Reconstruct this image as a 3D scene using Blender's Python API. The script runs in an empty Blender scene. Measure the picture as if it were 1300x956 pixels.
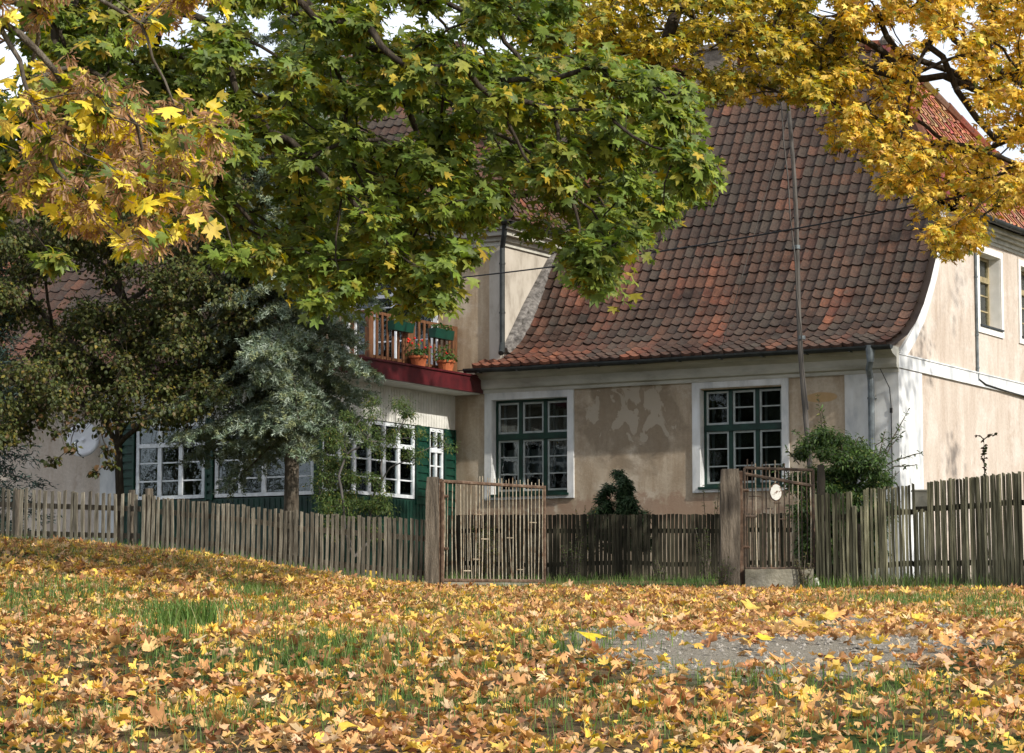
import bpy, bmesh, math, random
import numpy as np
from math import sin, cos, pi, radians, sqrt, atan, exp
from mathutils import Vector, Matrix, noise as MN

SC = bpy.context.scene
COL = SC.collection
random.seed(7); RNG = np.random.default_rng(7)

# ------------------------------------------------------------------ camera model
F, CX, CY, HZ = 3500., 650., 434., 820.
P = atan((HZ - CY) / F); cp, sp = cos(P), sin(P)
def at(x, y, Y):
    dx, dy = x - CX, y - CY
    fw = F * cp + dy * sp; up = F * sp - dy * cp
    return Vector((dx / fw * Y, Y, up / fw * Y))
A = radians(29.8)
UX, UY, VX, VY = cos(A), -sin(A), sin(A), cos(A)
HC = Vector((6.4585, 46.0, 1.1))                 # house corner between front and gable
def H(u, v, z):                                 # house frame -> world
    return Vector((HC.x + u * UX + v * VX, HC.y + u * UY + v * VY, z))

def sm(a, b, x):
    t = min(1., max(0., (x - a) / (b - a))); return t * t * (3 - 2 * t)
GY = [-60, 0, 6, 9, 11, 12, 14, 16, 20, 25, 30, 35, 38, 43, 50, 70, 900]
GZ = [-1.62, -1.6, -1.5, -1.05, -.65, -.47, -.25, .03, .18, .36, .53, .68, .82, 1.02, 1.15, 1.15, 1.15]
def ground(x, y):
    z = float(np.interp(y, GY, GZ))
    k = sm(-.1, -6.0, x) * sm(19, 30, y)
    z += .58 * k * (1 - .75 * sm(36, 45, y))
    if 6 < y < 46:
        z += .05 * MN.noise(Vector((x * .7, y * .7, 0))) + .03 * MN.noise(Vector((x * 2, y * 2, 4)))
    return z
def on_ground(px, py, y0=10., y1=50.):
    Y = y0; best = None
    while Y < y1:
        p = at(px, py, Y)
        if p.z <= ground(p.x, p.y):
            return Vector((p.x, p.y, ground(p.x, p.y)))
        Y += .08
    p = at(px, py, y1); return Vector((p.x, p.y, ground(p.x, p.y)))

# ------------------------------------------------------------------ materials
def lin(r, g, b):
    f = lambda c: (c / 255 / 12.92) if c / 255 < .04045 else ((c / 255 + .055) / 1.055) ** 2.4
    return (f(r), f(g), f(b), 1)
class NT:
    def __init__(s, name):
        s.m = bpy.data.materials.new(name); s.m.use_nodes = True
        s.t = s.m.node_tree; s.t.nodes.clear()
        s.out = s.n('ShaderNodeOutputMaterial')
    def n(s, typ, **kw):
        o = s.t.nodes.new(typ)
        for k, v in kw.items():
            if k in o.inputs.keys() if isinstance(k, str) else False: o.inputs[k].default_value = v
            else: setattr(o, k, v)
        return o
    def l(s, a, b): s.t.links.new(a, b)
    def coord(s, stretch=(1, 1, 1), rnd=False):
        tc = s.n('ShaderNodeTexCoord'); mp = s.n('ShaderNodeMapping')
        mp.inputs['Scale'].default_value = stretch
        s.l(tc.outputs['Object'], mp.inputs['Vector'])
        if rnd:
            oi = s.n('ShaderNodeObjectInfo'); ml = s.n('ShaderNodeMath', operation='MULTIPLY'); ml.inputs[1].default_value = 37.
            s.l(oi.outputs['Random'], ml.inputs[0]); s.l(ml.outputs[0], mp.inputs['Location'])
        return mp.outputs[0]
    def noise(s, co, scale, detail=4, rough=.55, dist=0.):
        o = s.n('ShaderNodeTexNoise'); s.l(co, o.inputs['Vector'])
        o.inputs['Scale'].default_value = scale; o.inputs['Detail'].default_value = detail
        o.inputs['Roughness'].default_value = rough; o.inputs['Distortion'].default_value = dist
        return o.outputs['Fac']
    def ramp(s, fac, stops, interp='LINEAR'):
        r = s.n('ShaderNodeValToRGB'); s.l(fac, r.inputs[0]); cr = r.color_ramp; cr.interpolation = interp
        while len(cr.elements) < len(stops): cr.elements.new(.5)
        for e, (p, c) in zip(cr.elements, stops):
            e.position = p; e.color = c if hasattr(c, '__len__') else (c, c, c, 1)
        return r.outputs[0]
    def mix(s, fac, a, b, mode='MIX'):
        m = s.n('ShaderNodeMix', data_type='RGBA', blend_type=mode)
        for sock, v in ((m.inputs[0], fac), (m.inputs[6], a), (m.inputs[7], b)):
            if hasattr(v, 'is_linked'): s.l(v, sock)
            else: sock.default_value = v
        return m.outputs[2]
    def mul(s, a, b, op='MULTIPLY'):
        m = s.n('ShaderNodeMath', operation=op)
        for sock, v in ((m.inputs[0], a), (m.inputs[1], b)):
            if hasattr(v, 'is_linked'): s.l(v, sock)
            else: sock.default_value = v
        return m.outputs[0]
    def bsdf(s, col, rough=.8, spec=.3, metal=0., bump=None, bstr=.3, bdist=.02):
        b = s.n('ShaderNodeBsdfPrincipled')
        if hasattr(col, 'is_linked'): s.l(col, b.inputs['Base Color'])
        else: b.inputs['Base Color'].default_value = col
        if hasattr(rough, 'is_linked'): s.l(rough, b.inputs['Roughness'])
        else: b.inputs['Roughness'].default_value = rough
        b.inputs['Specular IOR Level'].default_value = spec; b.inputs['Metallic'].default_value = metal
        if bump is not None:
            bp = s.n('ShaderNodeBump'); bp.inputs['Strength'].default_value = bstr; bp.inputs['Distance'].default_value = bdist
            s.l(bump, bp.inputs['Height']); s.l(bp.outputs[0], b.inputs['Normal'])
        return b
    def done(s, sh): s.l(sh.outputs[0], s.out.inputs[0]); return s.m

def mat(name, cols, scale=5, rough=.8, bstr=.3, bscale=40, stretch=(1, 1, 1), spec=.3, metal=0., rnd=0., bdist=.01, detail=5):
    t = NT(name); co = t.coord(stretch, rnd > 0)
    f = t.noise(co, scale, detail, .6)
    n = len(cols)
    c = t.ramp(f, [(.3 + .4 * i / max(1, n - 1), q) for i, q in enumerate(cols)])
    if rnd:
        oi = t.n('ShaderNodeObjectInfo'); mr = t.n('ShaderNodeMapRange'); t.l(oi.outputs['Random'], mr.inputs[0])
        mr.inputs[3].default_value = 1 - rnd; mr.inputs[4].default_value = 1 + rnd
        hs = t.n('ShaderNodeHueSaturation'); t.l(c, hs.inputs['Color']); t.l(mr.outputs[0], hs.inputs['Value']); c = hs.outputs[0]
    return t.done(t.bsdf(c, rough, spec, metal, t.noise(co, bscale, 4), bstr, bdist))

def leaf_mat(name, trans=.35, rough=.5, spec=.3, tw=1.3):
    t = NT(name)
    a = t.n('ShaderNodeAttribute', attribute_name='Col')
    co = t.coord(); f = t.noise(co, 25, 3)
    c = t.mix(1., a.outputs['Color'], t.ramp(f, [(.3, .72), (.7, 1.15)]), 'MULTIPLY')
    b = t.bsdf(c, rough, spec)
    tr = t.n('ShaderNodeBsdfTranslucent')
    hs = t.n('ShaderNodeHueSaturation'); hs.inputs['Saturation'].default_value = 1.1; hs.inputs['Value'].default_value = tw
    t.l(c, hs.inputs['Color']); t.l(hs.outputs[0], tr.inputs[0])
    m = t.n('ShaderNodeMixShader'); m.inputs[0].default_value = trans
    t.l(b.outputs[0], m.inputs[1]); t.l(tr.outputs[0], m.inputs[2])
    return t.done(m)

M = {}
M['leaf'] = leaf_mat('tree_leaf', .38)
M['dry'] = leaf_mat('dry_leaf', .2, .75, .12)
M['needle'] = leaf_mat('needle', .12, .6)
M['grass'] = leaf_mat('grass_blade', .3, .55, .25)
M['tile'] = (lambda t: t.done(t.bsdf(
    t.mix(t.ramp(t.noise(t.coord(), 9, 5, .7), [(.5, 0.), (.72, .75)]),
          t.mix(1., t.n('ShaderNodeAttribute', attribute_name='Col').outputs['Color'], t.ramp(t.noise(t.coord(), 30, 4), [(.25, .6), (.75, 1.35)]), 'MULTIPLY'),
          (.052, .048, .040, 1)),
    .85, .2, 0, t.noise(t.coord(), 60, 4), .6, .01)))(NT('clay_tile'))
M['deck'] = mat('roof_deck', [(.03, .02, .015, 1)] * 2)

def plaster(name, base, dark, light, peel=None, streak=1.):
    t = NT(name); co = t.coord(); cs = t.coord((1.6, 1.6, .28))
    c = t.mix(t.ramp(t.noise(cs, 2.2, 7, .65), [(.36, 0.), (.66, 1.)]), base, dark)
    c = t.mix(t.ramp(t.noise(co, 1.1, 6, .7), [(.5, 0.), (.6, .55)]), c, light)
    c = t.mix(1., c, t.ramp(t.noise(co, 18, 6, .75), [(.25, .80), (.75, 1.12)]), 'MULTIPLY')
    if peel:
        sep = t.n('ShaderNodeSeparateXYZ'); t.l(t.n('ShaderNodeTexCoord').outputs['Object'], sep.inputs[0])
        def blob(cu, cz, wu, wz):
            s = t.mul(t.mul(sep.outputs[0], cu, 'SUBTRACT'), wu, 'DIVIDE')
            s2 = t.mul(t.mul(sep.outputs[2], cz, 'SUBTRACT'), wz, 'DIVIDE')
            q = t.mul(t.mul(s, s), t.mul(s2, s2), 'ADD')
            o = t.mul(1., q, 'SUBTRACT'); return o
        b1 = blob(-4.95, 2.95, 1.25, 1.15)
        n1 = t.noise(co, 1.7, 6, .62, .5)
        f1 = t.ramp(t.mul(t.mul(b1, .34), n1, 'ADD'), [(.57, 0.), (.70, .85)])
        c = t.mix(f1, c, t.mix(t.noise(co, 12, 5), (.20, .155, .11, 1), (.31, .245, .17, 1)))
        b2 = blob(-4.95, 3.08, 1.0, .62)
        n2 = t.noise(t.coord((1.3, 1, 1.)), 2.3, 6, .55, .9)
        f2 = t.ramp(t.mul(t.mul(b2, .16), n2, 'ADD'), [(.60, 0.), (.615, 1.)])
        c = t.mix(t.mul(f2, .8), c, (.43, .37, .29, 1))
        b3 = blob(-1.4, 3.1, .33, .09)
        c = t.mix(t.ramp(t.mul(b3, t.noise(co, 4), 'ADD'), [(.55, 0.), (.7, .7)]), c, (.42, .26, .10, 1))
        b4 = blob(-5.3, 1.2, 4.5, .5)
        c = t.mix(t.ramp(t.mul(t.mul(b4, .3), t.noise(co, 3.5, 6, .7), 'ADD'), [(.62, 0.), (.72, .8)]), c, (.30, .20, .14, 1))
    return t.done(t.bsdf(c, .92, .15, 0, t.noise(co, 22, 8, .7), .45, .012))
M['plaster'] = plaster('old_plaster', (.50, .415, .315, 1), (.33, .25, .17, 1), (.56, .49, .40, 1), True)
M['gable'] = plaster('gable_plaster', (.56, .49, .42, 1), (.43, .35, .285, 1), (.62, .56, .50, 1))
M['upper'] = plaster('upper_plaster', (.46, .37, .26, 1), (.27, .19, .115, 1), (.50, .43, .34, 1))
M['white'] = mat('white_limewash', [lin(168, 172, 176), lin(205, 206, 205), lin(222, 224, 226)], 3, .85, .25, 30, (1, 1, .4), .2)
M['cornice'] = mat('cornice_paint', [lin(150, 148, 138), lin(178, 176, 166), lin(192, 190, 180)], 4, .8, .2, 30, (.4, 1, 1), .25)
M['whitepaint'] = mat('white_paint', [lin(190, 196, 200), lin(228, 232, 236)], 8, .5, .1, 40, spec=.4)
M['casement'] = mat('grey_white_casement', [lin(140, 148, 146), lin(176, 182, 180)], 8, .6, .1, 40, spec=.3)
M['board'] = mat('white_boarding', [lin(190, 189, 182), lin(216, 215, 209)], 4, .7, .2, 30)
M['green'] = mat('green_paint', [lin(10, 36, 29), lin(15, 50, 40), lin(20, 60, 48)], 6, .5, .2, 40, spec=.4)
M['green_b'] = mat('bright_green_paint', [lin(5, 44, 34), lin(9, 60, 46)], 6, .5, .2, 40, spec=.4)
M['red'] = mat('oxblood_sheet', [lin(52, 14, 18), lin(72, 20, 25), lin(88, 26, 30)], 5, .45, .15, 20, spec=.5)
M['zinc'] = mat('zinc', [lin(70, 76, 78), lin(104, 112, 116), lin(128, 136, 140)], 7, .5, .2, 30, spec=.5, metal=.4)
M['dzinc'] = mat('dark_zinc', [lin(38, 42, 42), lin(62, 66, 66)], 7, .6, .3, 30, spec=.4, metal=.3)
M['brown'] = mat('brown_wood', [lin(66, 42, 26), lin(98, 64, 40), lin(112, 78, 52)], 9, .7, .3, 60, (3, 3, .6))
M['grey_wood'] = mat('weathered_wood', [(.060, .052, .038, 1), (.145, .128, .096, 1), (.27, .245, .19, 1)], 7, .9, .6, 50, (4, 4, .35), .15, rnd=.38)
M['dark_wood'] = mat('shade_darkened_wood', [(.014, .013, .009, 1), (.033, .030, .020, 1), (.066, .062, .040, 1)], 7, .92, .6, 50, (4, 4, .35), .15, rnd=.35)  # shade on the back fence is put into this darker colour; lath rails share it
M['lath'] = mat('grey_green_lath', [(.035, .034, .02, 1), (.105, .10, .062, 1), (.25, .235, .155, 1)], 7, .9, .6, 50, (4, 4, .35), .15, rnd=.6)
M['post'] = mat('old_post', [(.05, .042, .033, 1), (.13, .108, .082, 1), (.21, .175, .135, 1)], 5, .9, .9, 30, (4, 4, .4), .15, bdist=.03)
M['rust'] = mat('rusty_iron', [(.05, .034, .024, 1), (.11, .068, .045, 1), (.19, .14, .10, 1)], 14, .9, .4, 60, spec=.2)
M['bar'] = mat('pale_flaking_iron', [(.16, .09, .05, 1), (.33, .28, .20, 1), (.45, .41, .32, 1)], 10, .8, .3, 60, spec=.3, rnd=.25)
M['darkiron'] = mat('dark_iron', [(.03, .022, .017, 1), (.07, .05, .035, 1), (.13, .08, .05, 1)], 14, .8, .3, 60, spec=.3)
M['conc'] = mat('mossy_concrete', [(.10, .095, .065, 1), (.20, .185, .14, 1), (.27, .25, .20, 1)], 4, .95, .7, 25, bdist=.02)
M['terra'] = mat('terracotta', [lin(140, 74, 42), lin(178, 100, 62)], 8, .8, .1, 30)
M['bark'] = mat('grey_bark', [(.04, .032, .024, 1), (.10, .082, .062, 1), (.20, .175, .14, 1)], 6, .95, 1., 30, (3, 3, .6), .1, bdist=.02)
M['dbark'] = mat('dark_bark', [(.022, .017, .013, 1), (.05, .04, .03, 1), (.09, .075, .055, 1)], 6, .95, 1., 30, (3, 3, .6), .1, bdist=.02)
M['pole'] = mat('grey_pole', [(.05, .045, .04, 1), (.12, .11, .10, 1)], 8, .85, .4, 40, (3, 3, .3))
M['cable'] = mat('black_cable', [(.012, .012, .012, 1)] * 2, rough=.6)
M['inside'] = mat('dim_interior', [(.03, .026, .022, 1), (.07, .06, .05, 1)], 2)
M['lead'] = mat('weathered_lead_board', [(.05, .045, .04, 1), (.16, .15, .14, 1), (.30, .28, .26, 1)], 6, .85, .7, 30, (1, 1, 3), .2)
M['side'] = mat('pale_side_render', [(.24, .21, .17, 1), (.42, .38, .32, 1), (.48, .44, .38, 1)], 2.5, .9, .3, 30, (1, 1, .5), .2)
M['curtain'] = mat('net_curtain', [(.55, .56, .56, 1), (.72, .72, .70, 1)], 12, .9, .4, 20, (6, 6, .5))
M['chimney'] = mat('chimney_render', [(.12, .10, .08, 1), (.26, .22, .18, 1)], 5, .9, .8, 25, bdist=.03)
M['dish'] = mat('dish_white', [lin(200, 200, 204), lin(226, 228, 230)], 4, .45, .05, 30, spec=.4)
M['enamel'] = (lambda t: t.done(t.bsdf(t.mix(t.ramp(t.noise(t.coord(), 16, 5, .7), [(.55, 0.), (.60, 1.)]), lin(225, 224, 214), (.16, .07, .03, 1)), .45, .4, 0, t.noise(t.coord(), 30, 4), .2, .005)))(NT('chipped_enamel'))
M['petal'] = mat('red_petals', [lin(170, 24, 20), lin(214, 52, 34)], 8)
M['dryplant'] = mat('dry_heather', [lin(96, 70, 66), lin(130, 104, 96)], 20, .9)
def glass():
    t = NT('old_window_glass'); co = t.coord()
    g = t.n('ShaderNodeBsdfGlossy'); g.inputs['Roughness'].default_value = .03; g.inputs['Color'].default_value = (.85, .9, .92, 1)
    bp = t.n('ShaderNodeBump'); bp.inputs['Strength'].default_value = .12; bp.inputs['Distance'].default_value = .02
    t.l(t.noise(co, 4, 2), bp.inputs['Height']); t.l(bp.outputs[0], g.inputs['Normal'])
    tr = t.n('ShaderNodeBsdfTransparent'); tr.inputs[0].default_value = (.62, .66, .66, 1)
    fr = t.n('ShaderNodeFresnel'); fr.inputs[0].default_value = 1.45; t.l(bp.outputs[0], fr.inputs['Normal'])
    m = t.n('ShaderNodeMixShader'); t.l(t.mul(fr.outputs[0], 1.7), m.inputs[0]); t.l(tr.outputs[0], m.inputs[1]); t.l(g.outputs[0], m.inputs[2])
    return t.done(m)
M['glass'] = glass()
def ground_mat():
    t = NT('leafy_soil'); co = t.coord()
    soil = t.ramp(t.noise(co, 6, 8, .7), [(.3, (.05, .035, .02, 1)), (.5, (.12, .085, .045, 1)), (.7, (.21, .14, .07, 1))])
    gr = t.ramp(t.noise(co, 14, 6, .8), [(.3, (.025, .045, .012, 1)), (.7, (.07, .11, .03, 1))])
    c = t.mix(t.ramp(t.noise(co, .9, 4), [(.48, 0.), (.56, 1.)]), soil, gr)
    gv = t.ramp(t.noise(co, 60, 8, .8), [(.3, (.11, .095, .07, 1)), (.5, (.26, .23, .18, 1)), (.7, (.44, .40, .33, 1))])
    a = t.n('ShaderNodeAttribute', attribute_name='Gravel')
    f = t.ramp(t.mul(a.outputs['Fac'], t.mul(t.noise(co, 3, 6, .7), .5), 'ADD'), [(.55, 0.), (.75, 1.)])
    c = t.mix(f, c, gv)
    return t.done(t.bsdf(c, .95, .1, 0, t.noise(co, 30, 8, .8), 1., .03))
M['ground'] = ground_mat()

# ------------------------------------------------------------------ object helpers
def tag(o, label=None, cat=None, group=None, kind=None):
    if label: o['label'] = label
    if cat: o['category'] = cat
    if group: o['group'] = group
    if kind: o['kind'] = kind
    return o
def empty(name, loc, label=None, cat=None, group=None, rz=0.):
    o = bpy.data.objects.new(name, None); COL.objects.link(o); o.location = loc; o.rotation_euler.z = rz
    return tag(o, label, cat, group)
class MB:
    def __init__(s, T=None): s.v = []; s.f = []; s.T = T; s.c = []
    def add(s, vs, fs, col=None):
        n = len(s.v)
        s.v += [tuple(s.T(*p)) if s.T else tuple(p) for p in vs]
        s.f += [tuple(i + n for i in f) for f in fs]
        if col is not None: s.c += [col] * len(vs)
        return s
    def box(s, a0, a1, b0, b1, c0, c1, col=None):
        vs = [(x, y, z) for z in (c0, c1) for y in (b0, b1) for x in (a0, a1)]
        return s.add(vs, [(0, 2, 3, 1), (4, 5, 7, 6), (0, 1, 5, 4), (2, 6, 7, 3), (0, 4, 6, 2), (1, 3, 7, 5)], col)
    def prism(s, poly, d0, d1, ax=0):      # polygon in the other two axes, extruded along ax
        n = len(poly); vs = []
        for d in (d0, d1):
            for (a, b) in poly:
                vs.append((d, a, b) if ax == 0 else (a, d, b) if ax == 1 else (a, b, d))
        fs = [tuple(range(n - 1, -1, -1)), tuple(range(n, 2 * n))] + [(i, (i + 1) % n, n + (i + 1) % n, n + i) for i in range(n)]
        return s.add(vs, fs)
    def tube(s, pts, rad, n=8, cap=True, col=None):
        pts = [Vector(p) for p in pts]; k = len(pts)
        if not hasattr(rad, '__len__'): rad = [rad] * k
        vs = []; ref = None
        for i, p in enumerate(pts):
            d = (pts[min(i + 1, k - 1)] - pts[max(i - 1, 0)]); d = d.normalized() if d.length > 1e-9 else Vector((0, 0, 1))
            if ref is None: ref = d.orthogonal().normalized()
            e1 = (ref - d * ref.dot(d)); e1 = e1.normalized() if e1.length > 1e-6 else d.orthogonal().normalized()
            ref = e1; e2 = d.cross(e1)
            for j in range(n):
                a = 2 * pi * j / n; vs.append(p + (e1 * cos(a) + e2 * sin(a)) * rad[i])
        fs = [(i * n + j, i * n + (j + 1) % n, (i + 1) * n + (j + 1) % n, (i + 1) * n + j) for i in range(k - 1) for j in range(n)]
        if cap: fs += [tuple(range(n - 1, -1, -1)), tuple((k - 1) * n + j for j in range(n))]
        return s.add(vs, fs, col)
    def lathe(s, c, prof, n=16, cap=True):
        vs = [(c[0] + r * cos(2 * pi * j / n), c[1] + r * sin(2 * pi * j / n), c[2] + z) for r, z in prof for j in range(n)]
        k = len(prof)
        fs = [(i * n + j, i * n + (j + 1) % n, (i + 1) * n + (j + 1) % n, (i + 1) * n + j) for i in range(k - 1) for j in range(n)]
        if cap: fs += [tuple(range(n - 1, -1, -1)), tuple((k - 1) * n + j for j in range(n))]
        return s.add(vs, fs)
    def build(s, name, m, parent=None, loc=None, smooth=False, fixn=True):
        me = bpy.data.meshes.new(name)
        vs = s.v
        if loc is not None: vs = [(x - loc[0], y - loc[1], z - loc[2]) for x, y, z in vs]
        me.from_pydata(vs, [], s.f); me.materials.append(m)
        if fixn:
            bm = bmesh.new(); bm.from_mesh(me); bmesh.ops.recalc_face_normals(bm, faces=bm.faces); bm.to_mesh(me); bm.free()
        if s.c:
            a = me.attributes.new('Col', 'FLOAT_COLOR', 'POINT')
            a.data.foreach_set('color', np.array([tuple(c[:3]) + (1.,) for c in s.c], dtype=np.float32).ravel())
        if smooth: me.polygons.foreach_set('use_smooth', [True] * len(me.polygons))
        o = bpy.data.objects.new(name, me); COL.objects.link(o); o.parent = parent
        if loc is not None and parent is None: o.location = loc
        return o

# ------------------------------------------------------------------ leaf templates
def fan(outline, centre, fold=.15, curl=.2, bend=0.):
    v = [centre] + outline
    P3 = np.array([(x, y, fold * abs(x) - curl * (y - .3) ** 2 + bend * x * y * 2) for x, y in v])
    n = len(outline)
    T = np.array([(0, 1 + i, 1 + (i + 1) % n) for i in range(n)])
    return P3, T
R_HI = [(0, 1.05), (.10, .86), (.21, .88), (.16, .60), (.38, .70), (.68, .76), (.57, .54), (.64, .42), (.36, .33), (.54, .22), (.68, .06), (.40, .03), (.12, -.06)]
HI = R_HI + [(-x, y) for x, y in R_HI[::-1] if x > 0]
R_LO = [(0, 1.05), (.14, .80), (.15, .58), (.64, .76), (.55, .44), (.34, .32), (.64, .08), (.12, -.05)]
LO = R_LO + [(-x, y) for x, y in R_LO[::-1] if x > 0]
OV = [(0, 1.), (.3, .72), (.34, .35), (0, 0), (-.34, .35), (-.3, .72)]
TEMPL = {
 'maple': [fan(HI, (0, .35), .12, .2), fan(HI, (0, .35), .4, .5), fan(HI, (0, .35), -.2, .35, .25)],
 'lo': [fan(LO, (0, .35), .1, .25), fan(LO, (0, .35), .35, .55), fan(LO, (0, .35), -.2, .35, .3)],
 'curl': [fan(HI, (0, .35), .7, .9), fan(HI, (0, .35), .5, -.9), fan(HI, (0, .35), -.6, .6, .6), fan(HI, (0, .35), .2, 1.3, -.4)],
 'curllo': [fan(LO, (0, .35), .7, .9), fan(LO, (0, .35), .5, -.9), fan(LO, (0, .35), -.6, .6, .6), fan(LO, (0, .35), .2, .4, -.4)],
 'oval': [fan(OV, (0, .5), .25, .3), fan(OV, (0, .5), .5, .6)],
 'narrow': [fan([(x * .42, y) for x, y in OV], (0, .5), .3, .3)],
 'needle': [(np.array([(-.06, 0, 0), (.06, 0, 0), (0, 1., .05), (0, 0, .06)]), np.array([(0, 1, 2), (0, 3, 2)]))],
 'seed': [fan([(0, 1.), (.17, .8), (.13, .3), (0, 0), (-.04, .4), (-.05, .8)], (.03, .5), .4, .3)],
 'blade': [(np.array([(-.03, 0, 0), (.03, 0, 0), (.022, .4, .03), (-.022, .4, .03), (.012, .75, -.08), (-.012, .75, -.08), (0, 1., -.3)]),
            np.array([(0, 1, 2), (0, 2, 3), (3, 2, 4), (3, 4, 5), (5, 4, 6)]))],
}
def nrm(a): return a / np.maximum(1e-9, np.linalg.norm(a, axis=1, keepdims=True))
def leaf_mesh(name, m, sets, parent=None, loc=(0, 0, 0), tagargs=None):
    """sets: list of (kind, pos N3, normal N3, tip N3, size N, col N3); returns one mesh object"""
    V = []; T = []; C = []; off = 0; loc = np.array(loc, dtype=float)
    for kind, pos, nor, tip, size, col in sets:
        if len(pos) == 0: continue
        pos = np.asarray(pos) - loc; nor = nrm(np.asarray(nor)); tip = np.asarray(tip)
        tip = nrm(tip - nor * np.sum(tip * nor, 1, keepdims=True)); side = np.cross(tip, nor)
        tv = TEMPL[kind]; pick = RNG.integers(0, len(tv), len(pos))
        for q, (P3, TT) in enumerate(tv):
            I = np.where(pick == q)[0]
            if len(I) == 0: continue
            sx = size[I][:, None, None] * (RNG.uniform(.5 if kind[:4] == 'curl' else .85, 1.15, (len(I), 1, 1)))
            sy = size[I][:, None, None]
            v = pos[I][:, None, :] + sx * P3[None, :, 0:1] * side[I][:, None, :] + sy * P3[None, :, 1:2] * tip[I][:, None, :] + sy * P3[None, :, 2:3] * nor[I][:, None, :]
            k = len(P3)
            V.append(v.reshape(-1, 3)); T.append((TT[None] + (off + np.arange(len(I)) * k)[:, None, None]).reshape(-1, 3))
            C.append(np.repeat(col[I], k, axis=0)); off += k * len(I)
    V = np.concatenate(V).astype(np.float32); T = np.concatenate(T).astype(np.int32); C = np.concatenate(C)
    me = bpy.data.meshes.new(name)
    me.vertices.add(len(V)); me.vertices.foreach_set('co', V.ravel())
    me.loops.add(T.size); me.loops.foreach_set('vertex_index', T.ravel())
    me.polygons.add(len(T)); me.polygons.foreach_set('loop_start', np.arange(len(T), dtype=np.int32) * 3)
    me.polygons.foreach_set('loop_total', np.full(len(T), 3, dtype=np.int32))
    me.update(calc_edges=True)
    a = me.attributes.new('Col', 'FLOAT_COLOR', 'POINT')
    a.data.foreach_set('color', np.concatenate([C, np.ones((len(C), 1))], 1).astype(np.float32).ravel())
    me.materials.append(m)
    o = bpy.data.objects.new(name, me); COL.objects.link(o)
    o.parent = parent
    if parent is None: o.location = loc
    return o
def palette(n, cols, w, jit=.18):
    cols = np.array([c[:3] for c in cols]); w = np.array(w, float) / sum(w)
    k = RNG.choice(len(cols), n, p=w); c = cols[k]
    c = c * RNG.uniform(1 - jit, 1 + jit, (n, 1)) * RNG.uniform(.93, 1.07, (n, 3))
    return c
UP = np.array([0, 0, 1.])
SUNV = None

# branches: nodes joined to the nearest point already on the tree
def branch_net(mb, trunk, nodes, rtip=.012, k=.55, bendy=.12, seg=4, rmax=.16, n=6):
    pts = [Vector(p) for p in trunk]; par = [None] + list(range(len(trunk) - 1)); plen = [0.]
    for i in range(1, len(pts)): plen.append(plen[-1] + (pts[i] - pts[i - 1]).length)
    nt = len(pts); root = pts[-1]
    for p in sorted([Vector(q) for q in nodes], key=lambda q: (q - root).length):
        best = min(range(len(pts)), key=lambda i: (pts[i] - p).length + .35 * plen[i] + (100 if (i < nt // 2) else 0))
        par.append(best); pts.append(p); plen.append(plen[best] + (p - pts[best]).length)
    cnt = [0] * len(pts)
    for i in range(len(pts) - 1, -1, -1):
        cnt[i] += 1
        if par[i] is not None: cnt[par[i]] += cnt[i]
    for i in range(nt, len(pts)):
        a, b = pts[par[i]], pts[i]; L = (b - a).length
        ra = min(rmax, rtip * (cnt[i] ** k) * 1.35); rb = min(rmax, rtip * (max(1, cnt[i] - 1) ** k))
        q = []
        ph = Vector((random.uniform(-1, 1), random.uniform(-1, 1), random.uniform(-.3, 1)))
        for s in range(seg + 1):
            t = s / seg
            q.append(a.lerp(b, t) + ph * bendy * L * sin(pi * t) + Vector((random.uniform(-1, 1), random.uniform(-1, 1), random.uniform(-1, 1))) * .03 * L * (0 < s < seg))
        mb.tube(q, [ra + (rb - ra) * s / seg for s in range(seg + 1)], n, cap=False)
    return pts, par, cnt

def in_poly(x, y, poly):
    c = False; j = len(poly) - 1
    for i in range(len(poly)):
        if (poly[i][1] > y) != (poly[j][1] > y) and x < (poly[j][0] - poly[i][0]) * (y - poly[i][1]) / (poly[j][1] - poly[i][1]) + poly[i][0]: c = not c
        j = i
    return c
def clumps_in(poly, n, Y0, Y1, rpx, holes=(), sep=.6):
    xs = [p[0] for p in poly]; ys = [p[1] for p in poly]; out = []; tries = 0
    while len(out) < n and tries < n * 60:
        tries += 1
        x, y = random.uniform(min(xs), max(xs)), random.uniform(min(ys), max(ys))
        if not in_poly(x, y, poly): continue
        if any((x - a) ** 2 / (rx + rpx * .7) ** 2 + (y - b) ** 2 / (ry + rpx * .7) ** 2 < 1 for a, b, rx, ry in holes): continue
        Y = random.uniform(Y0, Y1); p = at(x, y, Y); r = rpx * random.uniform(.75, 1.3) * Y / F
        if any((p - q).length < sep * r for q, _ in out) and tries < n * 40: continue
        out.append((p, r))
    return out
def clump_leaves(cl, per, size, flat=.7, upw=.9, out=.5, root=None, droop=.6, shell=.5):
    pos = []; nor = []; tip = []; sz = []
    for (c, r) in cl:
        n = max(3, int(per * random.uniform(.7, 1.3)))
        d = nrm(RNG.normal(size=(n, 3))); rr = r * RNG.uniform(0, 1, (n, 1)) ** shell * RNG.uniform(.6, 1.5, (n, 1))
        o = d * rr; o[:, 2] *= flat
        pos.append(np.array(c) + o)
        nor.append(UP * upw + d * out + RNG.normal(size=(n, 3)) * .45 + np.array([.35, -.35, 0]) * .8)
        tip.append(d * .6 + RNG.normal(size=(n, 3)) * .5 - UP * droop)
        sz.append(size * RNG.uniform(.6, 1.2, n))
    return np.concatenate(pos), np.concatenate(nor), np.concatenate(tip), np.concatenate(sz)

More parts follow.
